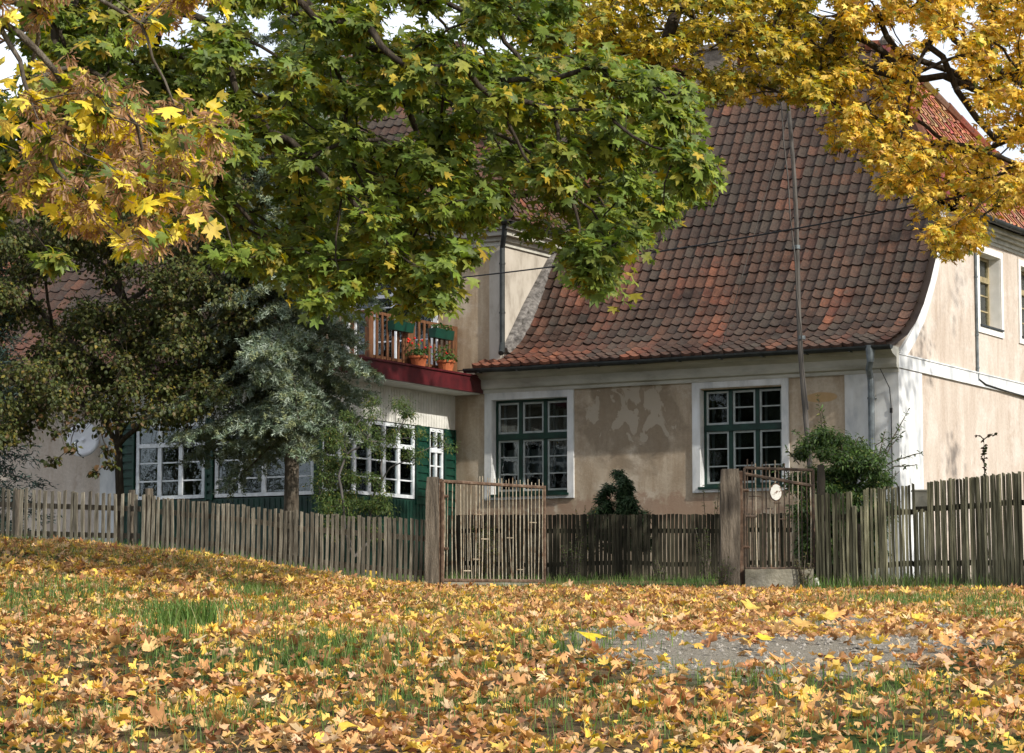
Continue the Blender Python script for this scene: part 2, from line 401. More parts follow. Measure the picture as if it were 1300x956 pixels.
# ================================================================== GROUND
xs = np.unique(np.concatenate([np.linspace(-400, -40, 13), np.linspace(-40, -12, 15), np.arange(-12, 12.01, .22), np.linspace(12, 40, 15), np.linspace(40, 400, 13)]))
ys = np.unique(np.concatenate([np.linspace(-60, 5, 14), np.arange(5, 46.01, .25), np.linspace(46, 80, 12), np.linspace(80, 900, 12)]))
gv = [(float(x), float(y), ground(float(x), float(y))) for y in ys for x in xs]
nx, ny = len(xs), len(ys)
g = MB(); g.add(gv, [(j * nx + i, j * nx + i + 1, (j + 1) * nx + i + 1, (j + 1) * nx + i) for j in range(ny - 1) for i in range(nx - 1)])
go = g.build('ground', M['ground'], smooth=True, fixn=False); tag(go, kind='structure')
GRAVEL = [(1080, 792, 1.3, 3.6), (1130, 790, .9, 3.), (1040, 835, .9, 1.2), (880, 812, .8, 1.6), (1000, 830, .7, .9), (830, 803, .9, 2.), (800, 753, 1.6, 2.2), (960, 757, 1.2, 2.), (1180, 812, .5, .8), (1060, 765, 1.2, 3)]
GRAVEL = [(on_ground(a, b), rx, ry) for a, b, rx, ry in GRAVEL]
def gravel(x, y):
    s = 0.
    for c, rx, ry in GRAVEL:
        s += exp(-((x - c.x) / rx / .62) ** 2 - ((y - c.y) / ry / .75) ** 2) * .78
    return min(1., s)
ga = go.data.attributes.new('Gravel', 'FLOAT', 'POINT')
ga.data.foreach_set('value', [gravel(x, y) if 8 < y < 45 and abs(x) < 14 else 0. for x, y, z in gv])

# ================================================================== HOUSE
house = empty('manor_house', HC, 'old beige plastered manor house with steep red brown tiled roof and veranda', 'house', rz=-A)
Z0 = HC.z
def hz(*a): return a
TF = lambda u, v, z: (u, v, z - Z0)
def hb(): return MB(TF)
def facT(v0): return lambda a, d, z: (a, v0 - d, z - Z0)      # a along the front, d outwards
def gabT(u0): return lambda a, d, z: (u0 + d, a, z - Z0)      # a along the gable, d outwards

# roof profile of the front slope: (v, z), bellcast then straight at 61 degrees
PROF = [(-.47, 5.0), (-.15, 5.1), (.2, 5.24), (.6, 5.5), (.97, 5.85), (1.3, 6.28), (1.6, 6.75), (1.97, 7.36), (4.05, 11.08)]
VERG = [(0, 4.9), (.12, 4.98), (.5, 5.24), (.97, 5.66), (1.3, 6.06), (1.58, 6.46), (1.97, 7.14), (2.3, 7.72)]
def polyl(prof):
    s = [0.]
    for a, b in zip(prof, prof[1:]): s.append(s[-1] + sqrt((b[0] - a[0]) ** 2 + (b[1] - a[1]) ** 2))
    def f(t):
        t = max(0., t)
        for i in range(len(prof) - 1):
            if t <= s[i + 1] or i == len(prof) - 2:
                k = (t - s[i]) / (s[i + 1] - s[i]); a, b = prof[i], prof[i + 1]
                L = s[i + 1] - s[i]
                return a[0] + (b[0] - a[0]) * k, a[1] + (b[1] - a[1]) * k, -(b[1] - a[1]) / L, (b[0] - a[0]) / L
    return f, s[-1]
def tiles(mb, prof, a0, a1, keep, P3f, colf, tw=.200, cs=.240):
    f, L = polyl(prof); rows = int(L / cs) + 1; nt = int((a1 - a0) / tw)
    for r in range(rows):
        shift = random.uniform(-.015, .015)
        for j in range(nt):
            a = a0 + (j + .5) * tw
            b0, z0, _, _ = f(min(L, (r + .5) * cs))
            if not keep(a, b0, z0): continue
            col = colf(a, r * cs); dz = random.uniform(-.006, .012); ds = random.gauss(0, .009) + shift + .035 * MN.noise(Vector((a * .7, r * .45, 1.))) - (.05 * random.random() if random.random() < .02 else 0); skew = random.gauss(0, .012)
            vs = []; NS = 6
            for row in range(3):
                for q in range(NS + 1):
                    t = q / NS; w = abs(2 * t - 1.12)
                    prf = .036 * min(1.2, w) ** 1.9
                    if row == 0: s_, h = r * cs + ds + .010 * w ** 2 + skew * (t - .5), .020 + prf + dz
                    elif row == 1: s_, h = r * cs + cs * 1.12 + ds, .002 + prf * .8
                    else: s_, h = r * cs + ds + .010 * w ** 2 + skew * (t - .5) + .004, prf * .3 - .02
                    s_ = min(s_, L)
                    b, z, nb, nz = f(s_)
                    vs.append(P3f(a + (t - .5) * tw * 1.03, b + nb * h, z + nz * h))
            fs = [(q, q + 1, NS + 2 + q, NS + 1 + q) for q in range(NS)] + [(q + 1, q, 2 * NS + 2 + q, 2 * NS + 3 + q) for q in range(NS)]
            mb.add(vs, fs, col)
DK = [(.062, .038, .028), (.050, .034, .027), (.072, .042, .030), (.055, .042, .033), (.09, .047, .031)]
OR = [(.17, .060, .034), (.13, .048, .030), (.205, .08, .045), (.11, .045, .030)]
def tilecol(bias):
    def f(a, s):
        n = MN.fractal(Vector((a * .9, s * .55, 3.)), .8, 2., 3) + .5 * MN.noise(Vector((a * 3, s * .8, 9)))
        p = .16 + .55 * (n + bias(a, s))
        d_ = random.choice(DK[:4] if random.random() < .8 else DK); o_ = random.choice(OR)
        m_ = sm(0, 1, (p - .20) * 1.6 + random.gauss(0, .10)); k = random.uniform(.9, 1.1) * (1 + .35 * MN.noise(Vector((a * .6, s * .6, 20))))
        return tuple((x + (y - x) * m_) * k for x, y in zip(d_, o_))
    return f
def hip_u(z): return .12 - max(0., z - 7.72) * (1.92 / 3.2)
rf = hb()
tiles(rf, PROF, -14.4, .16, lambda a, b, z: (a < hip_u(z)) and (a > -7.62 or z > 7.9 or (b < .02 and a > -8.1)),
      lambda a, b, z: (a, b, z), tilecol(lambda a, s: .35 * sm(3.2, .6, s) * sm(-.5, -4, a) + .1 * sm(2.6, .4, s) + .45 * sm(-6, -7.3, a) * sm(4, 1, s) - .12 * sm(2, 4, s)))
roof = rf.build('roof', M['tile'], house, fixn=False)
# timber deck under the tiles (front, back, hip)
dk = hb()
fp, LL = polyl(PROF)
def deckstrip(mb, pts3): mb.add(pts3, [tuple(range(len(pts3)))])
for i in range(len(PROF) - 1):
    (b0, z0), (b1, z1) = PROF[i], PROF[i + 1]
    ul = -8.05 if b1 <= .21 else -7.64
    deckstrip(dk, [(ul, b0, z0 - .03), (hip_u(z0), b0, z0 - .03), (hip_u(z1), b1, z1 - .03), (ul, b1, z1 - .03)])
    if b0 >= 1.9: deckstrip(dk, [(-14.4, 2.4, 8.1), (-7.64, 2.4, 8.1), (-7.64, b1, z1 - .03), (-14.4, b1, z1 - .03)])
deckstrip(dk, [(-14.4, 4.05, 11.05), (-1.8, 4.05, 11.05), (.1, 8.4, 7.6), (-14.4, 8.4, 7.6)])
deckstrip(dk, [(.12, 2.2, 7.72), (.12, 8.4, 7.6), (-1.8, 4.05, 11.05)])
dk.build('roof_deck', M['deck'], house, fixn=False)
# hipped end over the gable: orange tiles, facing +u
hp = hb()
def hip_keep(a, b, z):
    k = (z - 7.72) / 3.3
    return 2.28 + (4.05 - 2.28) * k < a < 9.5 - (9.5 - 4.05) * k
tiles(hp, [(-.42, 7.62), (1.8, 11.05)], 2.0, 9.6, hip_keep, lambda a, b, z: (-b, a, z),
      lambda a, s: tuple(x * random.uniform(.8, 1.3) for x in random.choice([(.33, .14, .08), (.28, .11, .065), (.36, .17, .10)])))
hp.build('hip_roof', M['tile'], house, fixn=False)
# low wing roof behind
# ridge and hip tiles
rg = hb()
def ridge(p, q, step=.36, r=.11, cols=OR):
    p, q = Vector(p), Vector(q); n = int((q - p).length / step)
    for i in range(n):
        a = p.lerp(q, i / n); b = p.lerp(q, (i + 1.08) / n)
        rg.tube([a, b], [r * random.uniform(.95, 1.1), r * .86], 8, col=tuple(x * random.uniform(.6, 1.2) for x in random.choice(cols)))
ridge((-13.5, 4.05, 11.12), (-1.75, 4.05, 11.12)); ridge((-1.8, 4.07, 11.12), (.12, 2.25, 7.82)); ridge((-1.8, 4.07, 11.12), (.35, 9.2, 7.8))
rg.build('ridge_tiles', M['tile'], house)
rs = hb(); rs.lathe((-1.72, 4.05, 11.1), [(.13, 0), (.15, .08), (.10, .17), (.04, .2)], 10); rs.build('ridge_finial', M['chimney'], house)

# walls
w = hb()
zb, zt = .8, 5.0
UB = [-14.6, -7.85, -6.29, -3.66, -2.11, -.42]
for i in range(5):
    u0, u1 = UB[i], UB[i + 1]
    if i in (1, 3):
        w.box(u0, u1, 0, .42, zb, 2.72); w.box(u0, u1, 0, .42, 4.43, zt)
    else: w.box(u0, u1, 0, .42, zb, zt)
w.build('front_wall', M['plaster'], house)
w = hb()
w.box(-.42, 0, 0, 14, zb, 4.9)
w.prism([(v, z) for v, z in [(0, 4.9), (.42, 4.9)]] + [(2.3, 4.9)] + [(v, z) for v, z in VERG[::-1] if v > 0], -.42, 0)
for v0, v1, op in ((2.3, 3.98, 0), (3.98, 5.12, 1), (5.12, 6.2, 0), (6.2, 7.34, 1), (7.34, 8.6, 0), (8.6, 9.7, 1), (9.7, 14, 0)):
    if op: w.box(-.42, 0, v0, v1, 4.9, 5.78); w.box(-.42, 0, v0, v1, 7.1, 7.62)
    else: w.box(-.42, 0, v0, v1, 4.9, 7.62)
w.build('gable_wall', M['gable'], house)
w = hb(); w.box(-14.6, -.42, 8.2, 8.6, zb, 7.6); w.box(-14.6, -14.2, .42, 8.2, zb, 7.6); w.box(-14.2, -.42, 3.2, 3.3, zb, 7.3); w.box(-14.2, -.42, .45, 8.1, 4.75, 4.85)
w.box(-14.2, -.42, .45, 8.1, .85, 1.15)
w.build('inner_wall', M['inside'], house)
# corner pilaster, belt, verge band
w = hb(); w.box(-.94, .035, -.035, -.001, .9, 4.56); w.box(.001, .035, 0, 1.04, .9, 4.62); w.build('corner_pilaster', M['white'], house)
w = hb(); w.box(.001, .045, -.03, 14, 4.64, 4.86); w.box(.001, .06, -.03, 14, 4.862, 4.885); w.build('belt_course', M['white'], house)
w = hb()
inner = [(v + .20, z - .12) for v, z in VERG]
inner[0] = (.16, 4.89)
w.prism(VERG + inner[::-1], .001, .05); w.build('verge_band', M['white'], house)
# cornice along the front
w = hb()
CP = [(0, 4.56), (-.05, 4.56), (-.05, 4.62), (-.11, 4.64), (-.13, 4.70), (-.13, 4.80), (-.2, 4.83), (-.3, 4.86), (-.36, 4.92), (-.36, 4.985), (0, 4.985)]
w.prism([(v, z) for v, z in CP], -8.02, .04); w.build('cornice', M['cornice'], house)
def gutter(T0, a0, a1, d, z, name='gutter', m='dzinc', r=.075):
    b = MB(T0); n = 8; th = [pi + pi * i / n for i in range(n + 1)]
    outer = [(d + r * cos(t), z + r * sin(t)) for t in th]; inn = [(d + (r - .012) * cos(t), z + (r - .012) * sin(t)) for t in th[::-1]]
    poly = outer + inn; k = len(poly)
    segs = int((a1 - a0) / 1.2) + 1
    vs = []; 
    for s in range(segs + 1):
        a = a0 + (a1 - a0) * s / segs; dz = random.uniform(-.012, .012)
        vs += [(a, p, q + dz) for p, q in poly]
    fs = [(s * k + i, s * k + (i + 1) % k, (s + 1) * k + (i + 1) % k, (s + 1) * k + i) for s in range(segs) for i in range(k)]
    fs += [tuple(range(k // 2)) , tuple(segs * k + i for i in range(k // 2))]
    b.add(vs, fs)
    for s in range(int((a1 - a0) / .8)):
        b.box(a0 + .3 + s * .8, a0 + .33 + s * .8, d - r - .004, d + r + .004, z - r - .006, z - r + .006)
    return b.build(name, M[m], house)
gutter(facT(0), -8.15, .1, .49, 4.97)
dp = hb()
dp.tube([(-.28, -.49, 4.93), (-.28, -.49, 4.72), (-.33, -.44, 4.6), (-.43, -.14, 4.5), (-.43, -.11, 4.4), (-.43, -.11, 1.2)], .055, 10)
dp.tube([(-.28, -.49, 4.98), (-.28, -.49, 4.7)], [.085, .06], 10)
for z in (4.12, 3.1, 2.1): dp.tube([(-.43, -.11, z), (-.43, -.11, z + .03)], .066, 10); dp.box(-.5, -.36, -.05, -.03, z, z + .02)
dp.build('downpipe', M['zinc'], house, smooth=False)
ww = hb(); ww.tube([(-.18, -.3, 4.6), (-.12, -.06, 4.3), (-.1, -.045, 4.0), (-.1, -.045, 2.6)], .008, 5); ww.box(-.12, -.08, -.06, -.035, 3.88, 3.96); ww.build('wall_cable', M['cable'], house)

# ---- front windows: green frame, white casements, thin panes, lime-washed surround
def front_window(u0, u1, z0, z1, zt, T, curtain):
    fr = MB(T); D = -.12                                     # frame set back
    fr.box(u0, u0 + .05, D - .07, D, z0, z1); fr.box(u1 - .05, u1, D - .07, D, z0, z1)
    fr.box(u0 + .05, u1 - .05, D - .07, D, z1 - .045, z1); fr.box(u0 + .05, u1 - .05, D - .07, D, z0, z0 + .05)
    W = u1 - u0 - .1; cw = (W - .14) / 3
    ms = [u0 + .05 + cw + i * (cw + .07) for i in (0, 1)]
    for m_ in ms: fr.box(m_, m_ + .07, D - .07, D + .012, z0 + .05, z1 - .045)
    fr.box(u0 + .05, u1 - .05, D - .068, D + .03, zt - .055, zt + .055)
    f = fr.build('window', M['green'], house)
    sl = MB(T); sl.box(u0 - .03, u1 + .03, D, .07, z0 - .045, z0 - .003); sl.build('sill', M['green'], f)
    sr = MB(T)
    o = .15
    sr.box(u0 - o, u0 - .002, .001, .035, z0 - .1, z1 + .13); sr.box(u1 + .002, u1 + .13, .001, .035, z0 - .1, z1 + .13)
    sr.box(u0 - .002, u1 + .002, .001, .035, z1 + .002, z1 + .13); sr.box(u0 - .002, u1 + .002, .001, .035, z0 - .1, z0 - .046)
    sr.box(u0 - .002, u0 + .003, D - .07, .0005, z0, z1); sr.box(u1 - .003, u1 + .002, D - .07, .0005, z0, z1); sr.box(u0 + .003, u1 - .003, D, .0005, z1 - .003, z1 + .001)
    sr.build('surround', M['white'], f)
    for i in range(3):
        a0 = u0 + .055 + i * (cw + .07); a1 = a0 + cw - .01
        for (b0, b1, nb) in ((zt + .06, z1 - .05, 1), (z0 + .055, zt - .06, 2)):
            c = MB(T); e = .034
            c.box(a0, a0 + e, D - .05, D - .005, b0, b1); c.box(a1 - e, a1, D - .05, D - .005, b0, b1)
            c.box(a0 + e, a1 - e, D - .05, D - .005, b0, b0 + e); c.box(a0 + e, a1 - e, D - .05, D - .005, b1 - e, b1)
            for k in range(nb):
                z = b0 + (b1 - b0) * (k + 1) / (nb + 1); c.box(a0 + e, a1 - e, D - .045, D - .012, z - .011, z + .011)
            # inner casement of the double window
            c.box(a0 + .02, a0 + .06, D - .2, D - .17, b0, b1); c.box(a1 - .04, a1, D - .2, D - .17, b0, b1)
            c.build('casement', M['casement'], f)
            p = MB(T); p.box(a0 + e, a1 - e, D - .032, D - .028, b0 + e, b1 - e); p.build('pane', M['glass'], f)
    if curtain:
        for (c0, c1, zz0, zz1) in curtain:
            c = MB(T); n = 24; vs = []
            for i in range(n + 1):
                a = c0 + (c1 - c0) * i / n; d = D - .32 + .025 * sin(i * 1.9)
                vs += [(a, d, zz0), (a, d, zz1)]
            c.add(vs, [(2 * i, 2 * i + 2, 2 * i + 3, 2 * i + 1) for i in range(n)]); c.build('curtain', M['curtain'], f, fixn=False)
    return f
front_window(-7.85, -6.29, 2.72, 4.43, 3.76, facT(0), [(-6.95, -6.72, 3.8, 4.25), (-6.62, -6.3, 3.3, 4.25), (-7.8, -6.35, 3.1, 3.55)])
front_window(-3.66, -2.11, 2.74, 4.45, 3.76, facT(0), [(-2.35, -2.12, 2.8, 4.4)])

# ---- upper windows of the gable side
def side_window(a0, a1, z0, z1, T, m='board', par=None):
    D = -.2
    fr = MB(T)
    fr.box(a0, a0 + .06, D - .06, D, z0, z1); fr.box(a1 - .06, a1, D - .06, D, z0, z1); fr.box(a0 + .06, a1 - .06, D - .06, D, z1 - .06, z1); fr.box(a0 + .06, a1 - .06, D - .06, D, z0, z0 + .07)
    zt = z0 + (z1 - z0) * .68; fr.box(a0 + .06, a1 - .06, D - .06, D + .03, zt - .05, zt + .05)
    am = (a0 + a1) / 2; fr.box(am - .04, am + .04, D - .06, D + .01, z0 + .07, z1 - .06)
    for b0, b1 in ((a0 + .06, am - .04), (am + .04, a1 - .06)):
        for z in (z0 + (zt - z0) * .36, z0 + (zt - z0) * .68): fr.box(b0, b1, D - .045, D - .01, z - .012, z + .012)
    f = fr.build('window', M['upperframe'], house)
    p = MB(T); p.box(a0 + .06, a1 - .06, D - .034, D - .03, z0 + .07, z1 - .06); p.build('pane', M['glass'], f)
    s = MB(T); s.box(a0 - .02, a1 + .04, D, .06, z0 - .035, z0 - .003); s.build('sill', M['dzinc'], f)
    r = MB(T); o = .12
    r.box(a0 - o, a0 - .002, .001, .03, z0 - .15, z1 + .12); r.box(a1 + .002, a1 + o, .001, .03, z0 - .15, z1 + .12)
    r.box(a0 - .002, a1 + .002, .001, .03, z1 + .002, z1 + .12); r.box(a0 - .002, a1 + .002, .001, .03, z0 - .15, z0 - .04)
    r.box(a0 - .002, a0 + .003, D, .0005, z0, z1); r.box(a1 - .003, a1 + .002, D, .0005, z0, z1); r.box(a0 + .003, a1 - .003, D, .0005, z1 - .003, z1 + .001)
    r.build('surround', M['whitegable'], f)
    c = MB(T); n = 20; vs = []
    for i in range(n + 1):
        a = a0 + .06 + (a1 - a0 - .12) * i / n; vs += [(a, D - .12 + .02 * sin(i * 2.1), z0 + .05), (a, D - .12 + .02 * sin(i * 2.1), z1)]
    c.add(vs, [(2 * i, 2 * i + 2, 2 * i + 3, 2 * i + 1) for i in range(n)]); c.build('curtain', M['curtain'], f, fixn=False)
M['upperframe'] = mat('tan_window_paint', [lin(120, 108, 78), lin(170, 156, 122)], 8, .7, .2, 40)
M['whitegable'] = mat('gable_limewash', [lin(206, 204, 198), lin(232, 230, 226)], 3, .85, .2, 30, spec=.2)
for a0 in (3.98, 6.2, 8.6): side_window(a0, a0 + 1.12, 5.78, 7.1, gabT(0))
w = hb()
for (d0, za, zb_) in ((.03, 7.30, 7.36), (.07, 7.36, 7.44), (.16, 7.44, 7.5), (.26, 7.5, 7.58)): w.box(.001, d0, 2.45, 14, za, zb_ - .001)
w.build('side_cornice', M['cornice'], house)
gutter(gabT(0), 2.5, 13.5, .42, 7.63, 'side_gutter')
w = hb(); w.tube([(.03, 3.78, 7.25), (.03, 3.78, 4.74)], .028, 8)
for z in (6.6, 5.55, 4.95): w.tube([(.03, 3.78, z), (.03, 3.78, z + .03)], .038, 8)
w.build('conduit', M['zinc'], house)
w = hb(); w.tube([(.05, 3.78, 4.76), (.06, 4.1, 4.69), (.06, 5.2, 4.655), (.06, 6.5, 4.63), (.06, 9, 4.62), (.06, 13, 4.66)], .014, 6); w.build('wall_cable', M['cable'], house)

# ---- chimney
c = hb(); c.box(-5.6, -4.75, 3.7, 4.5, 10.5, 11.32); c.box(-5.68, -4.67, 3.62, 4.58, 11.33, 11.42); c.box(-5.5, -4.85, 3.8, 4.4, 11.421, 11.46)
c.build('chimney', M['chimney'], house)
c = hb(); c.box(-9.9, -9.2, 4.3, 5.0, 10.4, 11.5); c.box(-9.97, -9.13, 4.23, 5.07, 11.51, 11.6); c.build('chimney', M['chimney'], house)

# ---- two-storey centre block
w = hb()
for u0, u1, op in ((-14.6, -13.3, 0), (-13.3, -12.2, 1), (-12.2, -10.95, 0), (-10.95, -9.15, 2), (-9.15, -7.72, 0)):
    z_ = 5.02
    if op == 1: w.box(u0, u1, 0, .42, z_, 5.6); w.box(u0, u1, 0, .42, 7.0, 7.6)
    elif op == 2: w.box(u0, u1, 0, .42, 7.05, 7.6)
    else: w.box(u0, u1, 0, .42, z_, 7.6)
w.build('upper_wall', M['upper'], house)
w = hb(); w.box(-7.72, -7.66, .001, 3.2, 4.9, 7.6); w.box(-7.9, -7.66, -.035, -.001, 5.0, 7.3); w.build('upper_side_wall', M['side'], house)
w = hb()
for (d0, za, zb_) in ((.04, 7.26, 7.34), (.10, 7.34, 7.42), (.22, 7.42, 7.52), (.30, 7.52, 7.6)):
    w.box(-14.7, -7.66 + d0, -d0, -.036 if d0 > .04 else -.036, za, zb_ - .001); w.box(-7.659, -7.66 + d0, -.036, 3.0, za, zb_ - .001)
w.build('upper_cornice', M['cornice'], house)
gutter(gabT(-7.66), -.35, 2.4, .36, 7.66, 'upper_gutter'); gutter(facT(0), -14.6, -7.3, .36, 7.66, 'upper_gutter')
w = hb(); w.tube([(-7.42, -.3, 7.6), (-7.48, -.22, 7.42), (-7.6, -.08, 7.2), (-7.6, -.08, 5.3)], .05, 10); w.tube([(-7.6, -.08, 5.45), (-7.5, -.3, 5.25)], .05, 10)
for z in (6.9, 6.0): w.tube([(-7.6, -.08, z), (-7.6, -.08, z + .03)], .06, 10)
w.build('upper_downpipe', M['dzinc'], house)
# lead flashing where the tiles meet the block
w = hb()
fl = [(v, z + .06) for v, z in PROF if v < 2.2]
lowr = [(v, z) for v, z in fl[2:]]
w.prism([(lowr[0][0] - .12, lowr[0][1] + .02), (.9, 6.26), (lowr[-1][0], lowr[-1][1] + .08)] + lowr[::-1], -7.655, -7.585)
w.prism([(.02, 5.38), (.8, 6.28), (1.9, 7.42), (1.9, 7.34), (.84, 6.205), (.08, 5.3)], -7.655, -7.56)
w.build('flashing', M['lead'], house)
# its hipped tiled roof
cr = hb()
orc = tilecol(lambda a, s: .35)
tiles(cr, [(-.42, 7.66), (3.3, 12.0)], -14.8, -7.2, lambda a, b, z: -14.9 + (z - 7.6) * .35 < a < -7.25 - (z - 7.6) * .72, lambda a, b, z: (a, b, z), orc)
tiles(cr, [(-.45, 7.66), (2.9, 12.0)], -.4, 3.6, lambda a, b, z: a > -.45 + (z - 7.6) * .82, lambda a, b, z: (-7.66 - b, a, z), orc)
cr.build('upper_roof', M['tile'], house, fixn=False)
w = hb(); w.add([(-14.9, -.42, 7.63), (-7.22, -.42, 7.63), (-10.6, 3.3, 11.95), (-13.3, 3.3, 11.95), (-7.22, 4, 7.63), (-10.6, 4, 11.95), (-14.9, 4, 7.63), (-13.3, 4, 11.95)],
      [(0, 1, 2, 3), (1, 4, 5, 2), (0, 3, 7, 6), (3, 2, 5, 7)]); w.build('roof_deck', M['deck'], house, fixn=False)
# balcony door and window
def glazed(a0, a1, z0, z1, T, cols, rows, D=-.12, frame='whitepaint', name='window', bar=.05, transom=None, surround=None, par=None):
    fr = MB(T); fr.box(a0, a0 + .06, D - .05, D, z0, z1); fr.box(a1 - .06, a1, D - .05, D, z0, z1); fr.box(a0 + .06, a1 - .06, D - .05, D, z1 - .06, z1); fr.box(a0 + .06, a1 - .06, D - .05, D, z0, z0 + .06)
    W = (a1 - a0 - .12)
    for i in range(1, cols):
        a = a0 + .06 + W * i / cols; fr.box(a - bar / 2, a + bar / 2, D - .05, D + .006, z0 + .06, z1 - .06)
    for r in rows:
        z = z0 + (z1 - z0) * r; fr.box(a0 + .06, a1 - .06, D - .04, D - .012, z - .012, z + .012)
    if transom: fr.box(a0 + .055, a1 - .055, D - .045, D + .02, transom - .035, transom + .035)
    f = fr.build(name, M[frame], par or house)
    p = MB(T); p.box(a0 + .06, a1 - .06, D - .03, D - .026, z0 + .06, z1 - .06); p.build('pane', M['glass'], f)
    if surround:
        r = MB(T); o = surround
        r.box(a0 - o, a0 - .002, .001, .03, z0 - .08, z1 + o); r.box(a1 + .002, a1 + o, .001, .03, z0 - .08, z1 + o); r.box(a0 - .002, a1 + .002, .001, .03, z1 + .002, z1 + o)
        r.build('surround', M['white'], f)
    return f
glazed(-10.95, -9.15, 5.05, 7.05, facT(0), 4, (.3, .62), name='balcony_door', surround=.14, transom=6.5, bar=.1)
glazed(-13.3, -12.2, 5.6, 7.0, facT(0), 2, (.4,), surround=.14, transom=6.5)

# ---- veranda below the balcony
VU, VV = -8.64, -4.45
TS, TV = gabT(VU), facT(VV)
VA, VB, VC = -12.5, -11.02, -10.8
w = MB(TS); w.box(VV, 0, -.1, 0, .8, 2.58); 
for i in range(int(4.4 / .11)): w.box(VV + .02 + i * .11, VV + .035 + i * .11, .001, .012, .85, 2.56)
w.box(-4.47, -4.37, -.1, .01, 2.58, 3.95)
w.build('veranda_dado', M['green'], house)
w = MB(TV); w.box(-12.9, VU - .1, -.1, 0, .8, 2.52)
for i in range(38): w.box(-12.85 + i * .11, -12.835 + i * .11, .001, .012, .85, 2.5)
w.build('veranda_dado', M['green'], house)
w = MB(TS); w.box(-4.37, 0, -.1, 0, 3.92, 4.54)
for i in range(48): w.box(-4.35 + i * .09, -4.34 + i * .09, .001, .009, 3.93, 4.52)
w.build('board_panel', M['board'], house)
w = MB(TV); w.box(-12.9, VU - .1, -.1, 0, 3.88, 4.54)
for i in range(46): w.box(-12.88 + i * .09, -12.87 + i * .09, .001, .009, 3.9, 4.52)
w.build('board_panel', M['board'], house)
glazed(-4.37, -1.40, 2.6, 3.9, TS, 6, (.24, .48, .72), D=0, bar=.085, transom=3.5)
glazed(-.92, -.42, 2.6, 3.9, TS, 2, (.24, .48, .72), D=0, bar=.06, transom=3.5)
glazed(VA, VB, 2.54, 3.86, TV, 3, (.24, .48, .72), D=0, bar=.08, transom=3.48)
glazed(VC, -8.75, 2.54, 3.86, TV, 4, (.24, .48, .72), D=0, bar=.08, transom=3.48)
def shutter(T, a0, a1, z0, z1):
    s = MB(T); s.box(a0, a0 + .04, 0, .035, z0, z1); s.box(a1 - .04, a1, 0, .035, z0, z1); s.box(a0 + .04, a1 - .04, -.02, .004, z0, z1)
    n = int((z1 - z0) / .13)
    for i in range(n): z = z0 + (z1 - z0) * i / n; s.box(a0 + .04, a1 - .04, .004, .028, z + .012, z + .10)
    return s.build('shutter', M['green_b'], house)
for T, a, b in ((TS, -1.38, -.94), (TS, -.40, -.02), (TV, VA - .33, VA - .03), (TV, VB + .03, VC - .03)): shutter(T, a, b, 2.5, 3.92)
# dark veranda interior
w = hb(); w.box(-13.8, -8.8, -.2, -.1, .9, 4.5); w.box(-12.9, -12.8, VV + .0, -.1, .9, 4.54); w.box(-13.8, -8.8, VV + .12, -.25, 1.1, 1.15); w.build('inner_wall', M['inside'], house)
for (a, b, z) in ((-12.95, -12.7, 2.7),):
    c = MB(TV); c.lathe((-12.0, -.5, 1.9), [(.12, 0), (.15, .5), (.12, .9), (.05, 1.0), (.045, 1.2), (.0, 1.3)], 12); c.build('veranda_lamp', M['brown'], house)

# ---- balcony slab and railing
bal = hb(); bal.box(-13.1, -8.02, -4.98, -.002, 4.56, 4.84); balc = bal.build('balcony', M['red'], house)
w = hb(); w.box(-13.13, -7.99, -5.01, -.003, 4.842, 4.875); w.build('balcony_top', M['red'], balc)
w = hb(); w.box(-13.08, -8.06, -4.94, -.1, 4.54, 4.558); w.build('soffit', M['board'], balc)
RU, RV, RT = -8.62, -2.95, 5.82
rl = hb()
rl.box(RU - .03, RU + .03, RV - .03, -.01, RT - .05, RT); rl.box(-13, RU - .031, RV - .03, RV + .03, RT - .05, RT)
rl.box(RU - .02, RU + .02, RV + .05, -.02, 5.0, 5.05); rl.box(-13, RU - .05, RV - .02, RV + .02, 5.0, 5.05)
rail = rl.build('balcony_rail', M['brown'], balc)
for (v, wd) in ((RV, .07), (-1.66, .16), (-.12, .08)):
    w = hb(); w.box(RU - .045, RU + .045, v - wd, v + wd, 4.88, RT - .052); w.build('rail_post', M['brown'], balc)
v = RV + .2
while v < -.25:
    if abs(v + 1.66) > .2:
        w = hb(); w.box(RU + .021, RU + .04, v - .032, v + .032, 4.93, RT - .052); w.build('baluster', M['brown'], balc)
    v += .175
u = -8.95
while u > -11.2:
    w = hb(); w.box(u - .032, u + .032, RV - .04, RV - .021, 4.93, RT - .052); w.build('baluster', M['brown'], balc); u -= .2

# ---- left wing
w = hb(); w.box(-34, -13.3, -3.9, -3.5, .7, 4.3); w.build('left_wall', M['gable'], house)
w = hb(); w.box(-13.7, -13.27, -3.94, -3.901, .8, 4.3); w.box(-34, -13.25, -4.0, -3.5, 4.3, 4.36); w.box(-34, -13.25, -4.12, -3.5, 4.361, 4.46); w.build('left_cornice', M['white'], house)
lr = hb()
tiles(lr, [(-4.35, 4.45), (.6, 9.2)], -27, -13.3, lambda a, b, z: True, lambda a, b, z: (a, b, z), tilecol(lambda a, s: .12), tw=.25, cs=.3)
lr.build('left_roof', M['tile'], house, fixn=False)
w = hb(); w.add([(-34, -4.35, 4.42), (-13.95, -4.35, 4.42), (-13.95, .6, 9.15), (-34, .6, 9.15), (-34, 5, 4.4), (-13.95, 5, 4.4)], [(0, 1, 2, 3), (3, 2, 5, 4), (1, 5, 2)]); w.build('roof_deck', M['deck'], house, fixn=False)
w = hb(); w.tube([(-13.2, -4.1, 4.4), (-13.15, -4.05, 4.1), (-13.15, -4.05, 1.2)], .05, 8); w.build('downpipe', M['dzinc'], house)

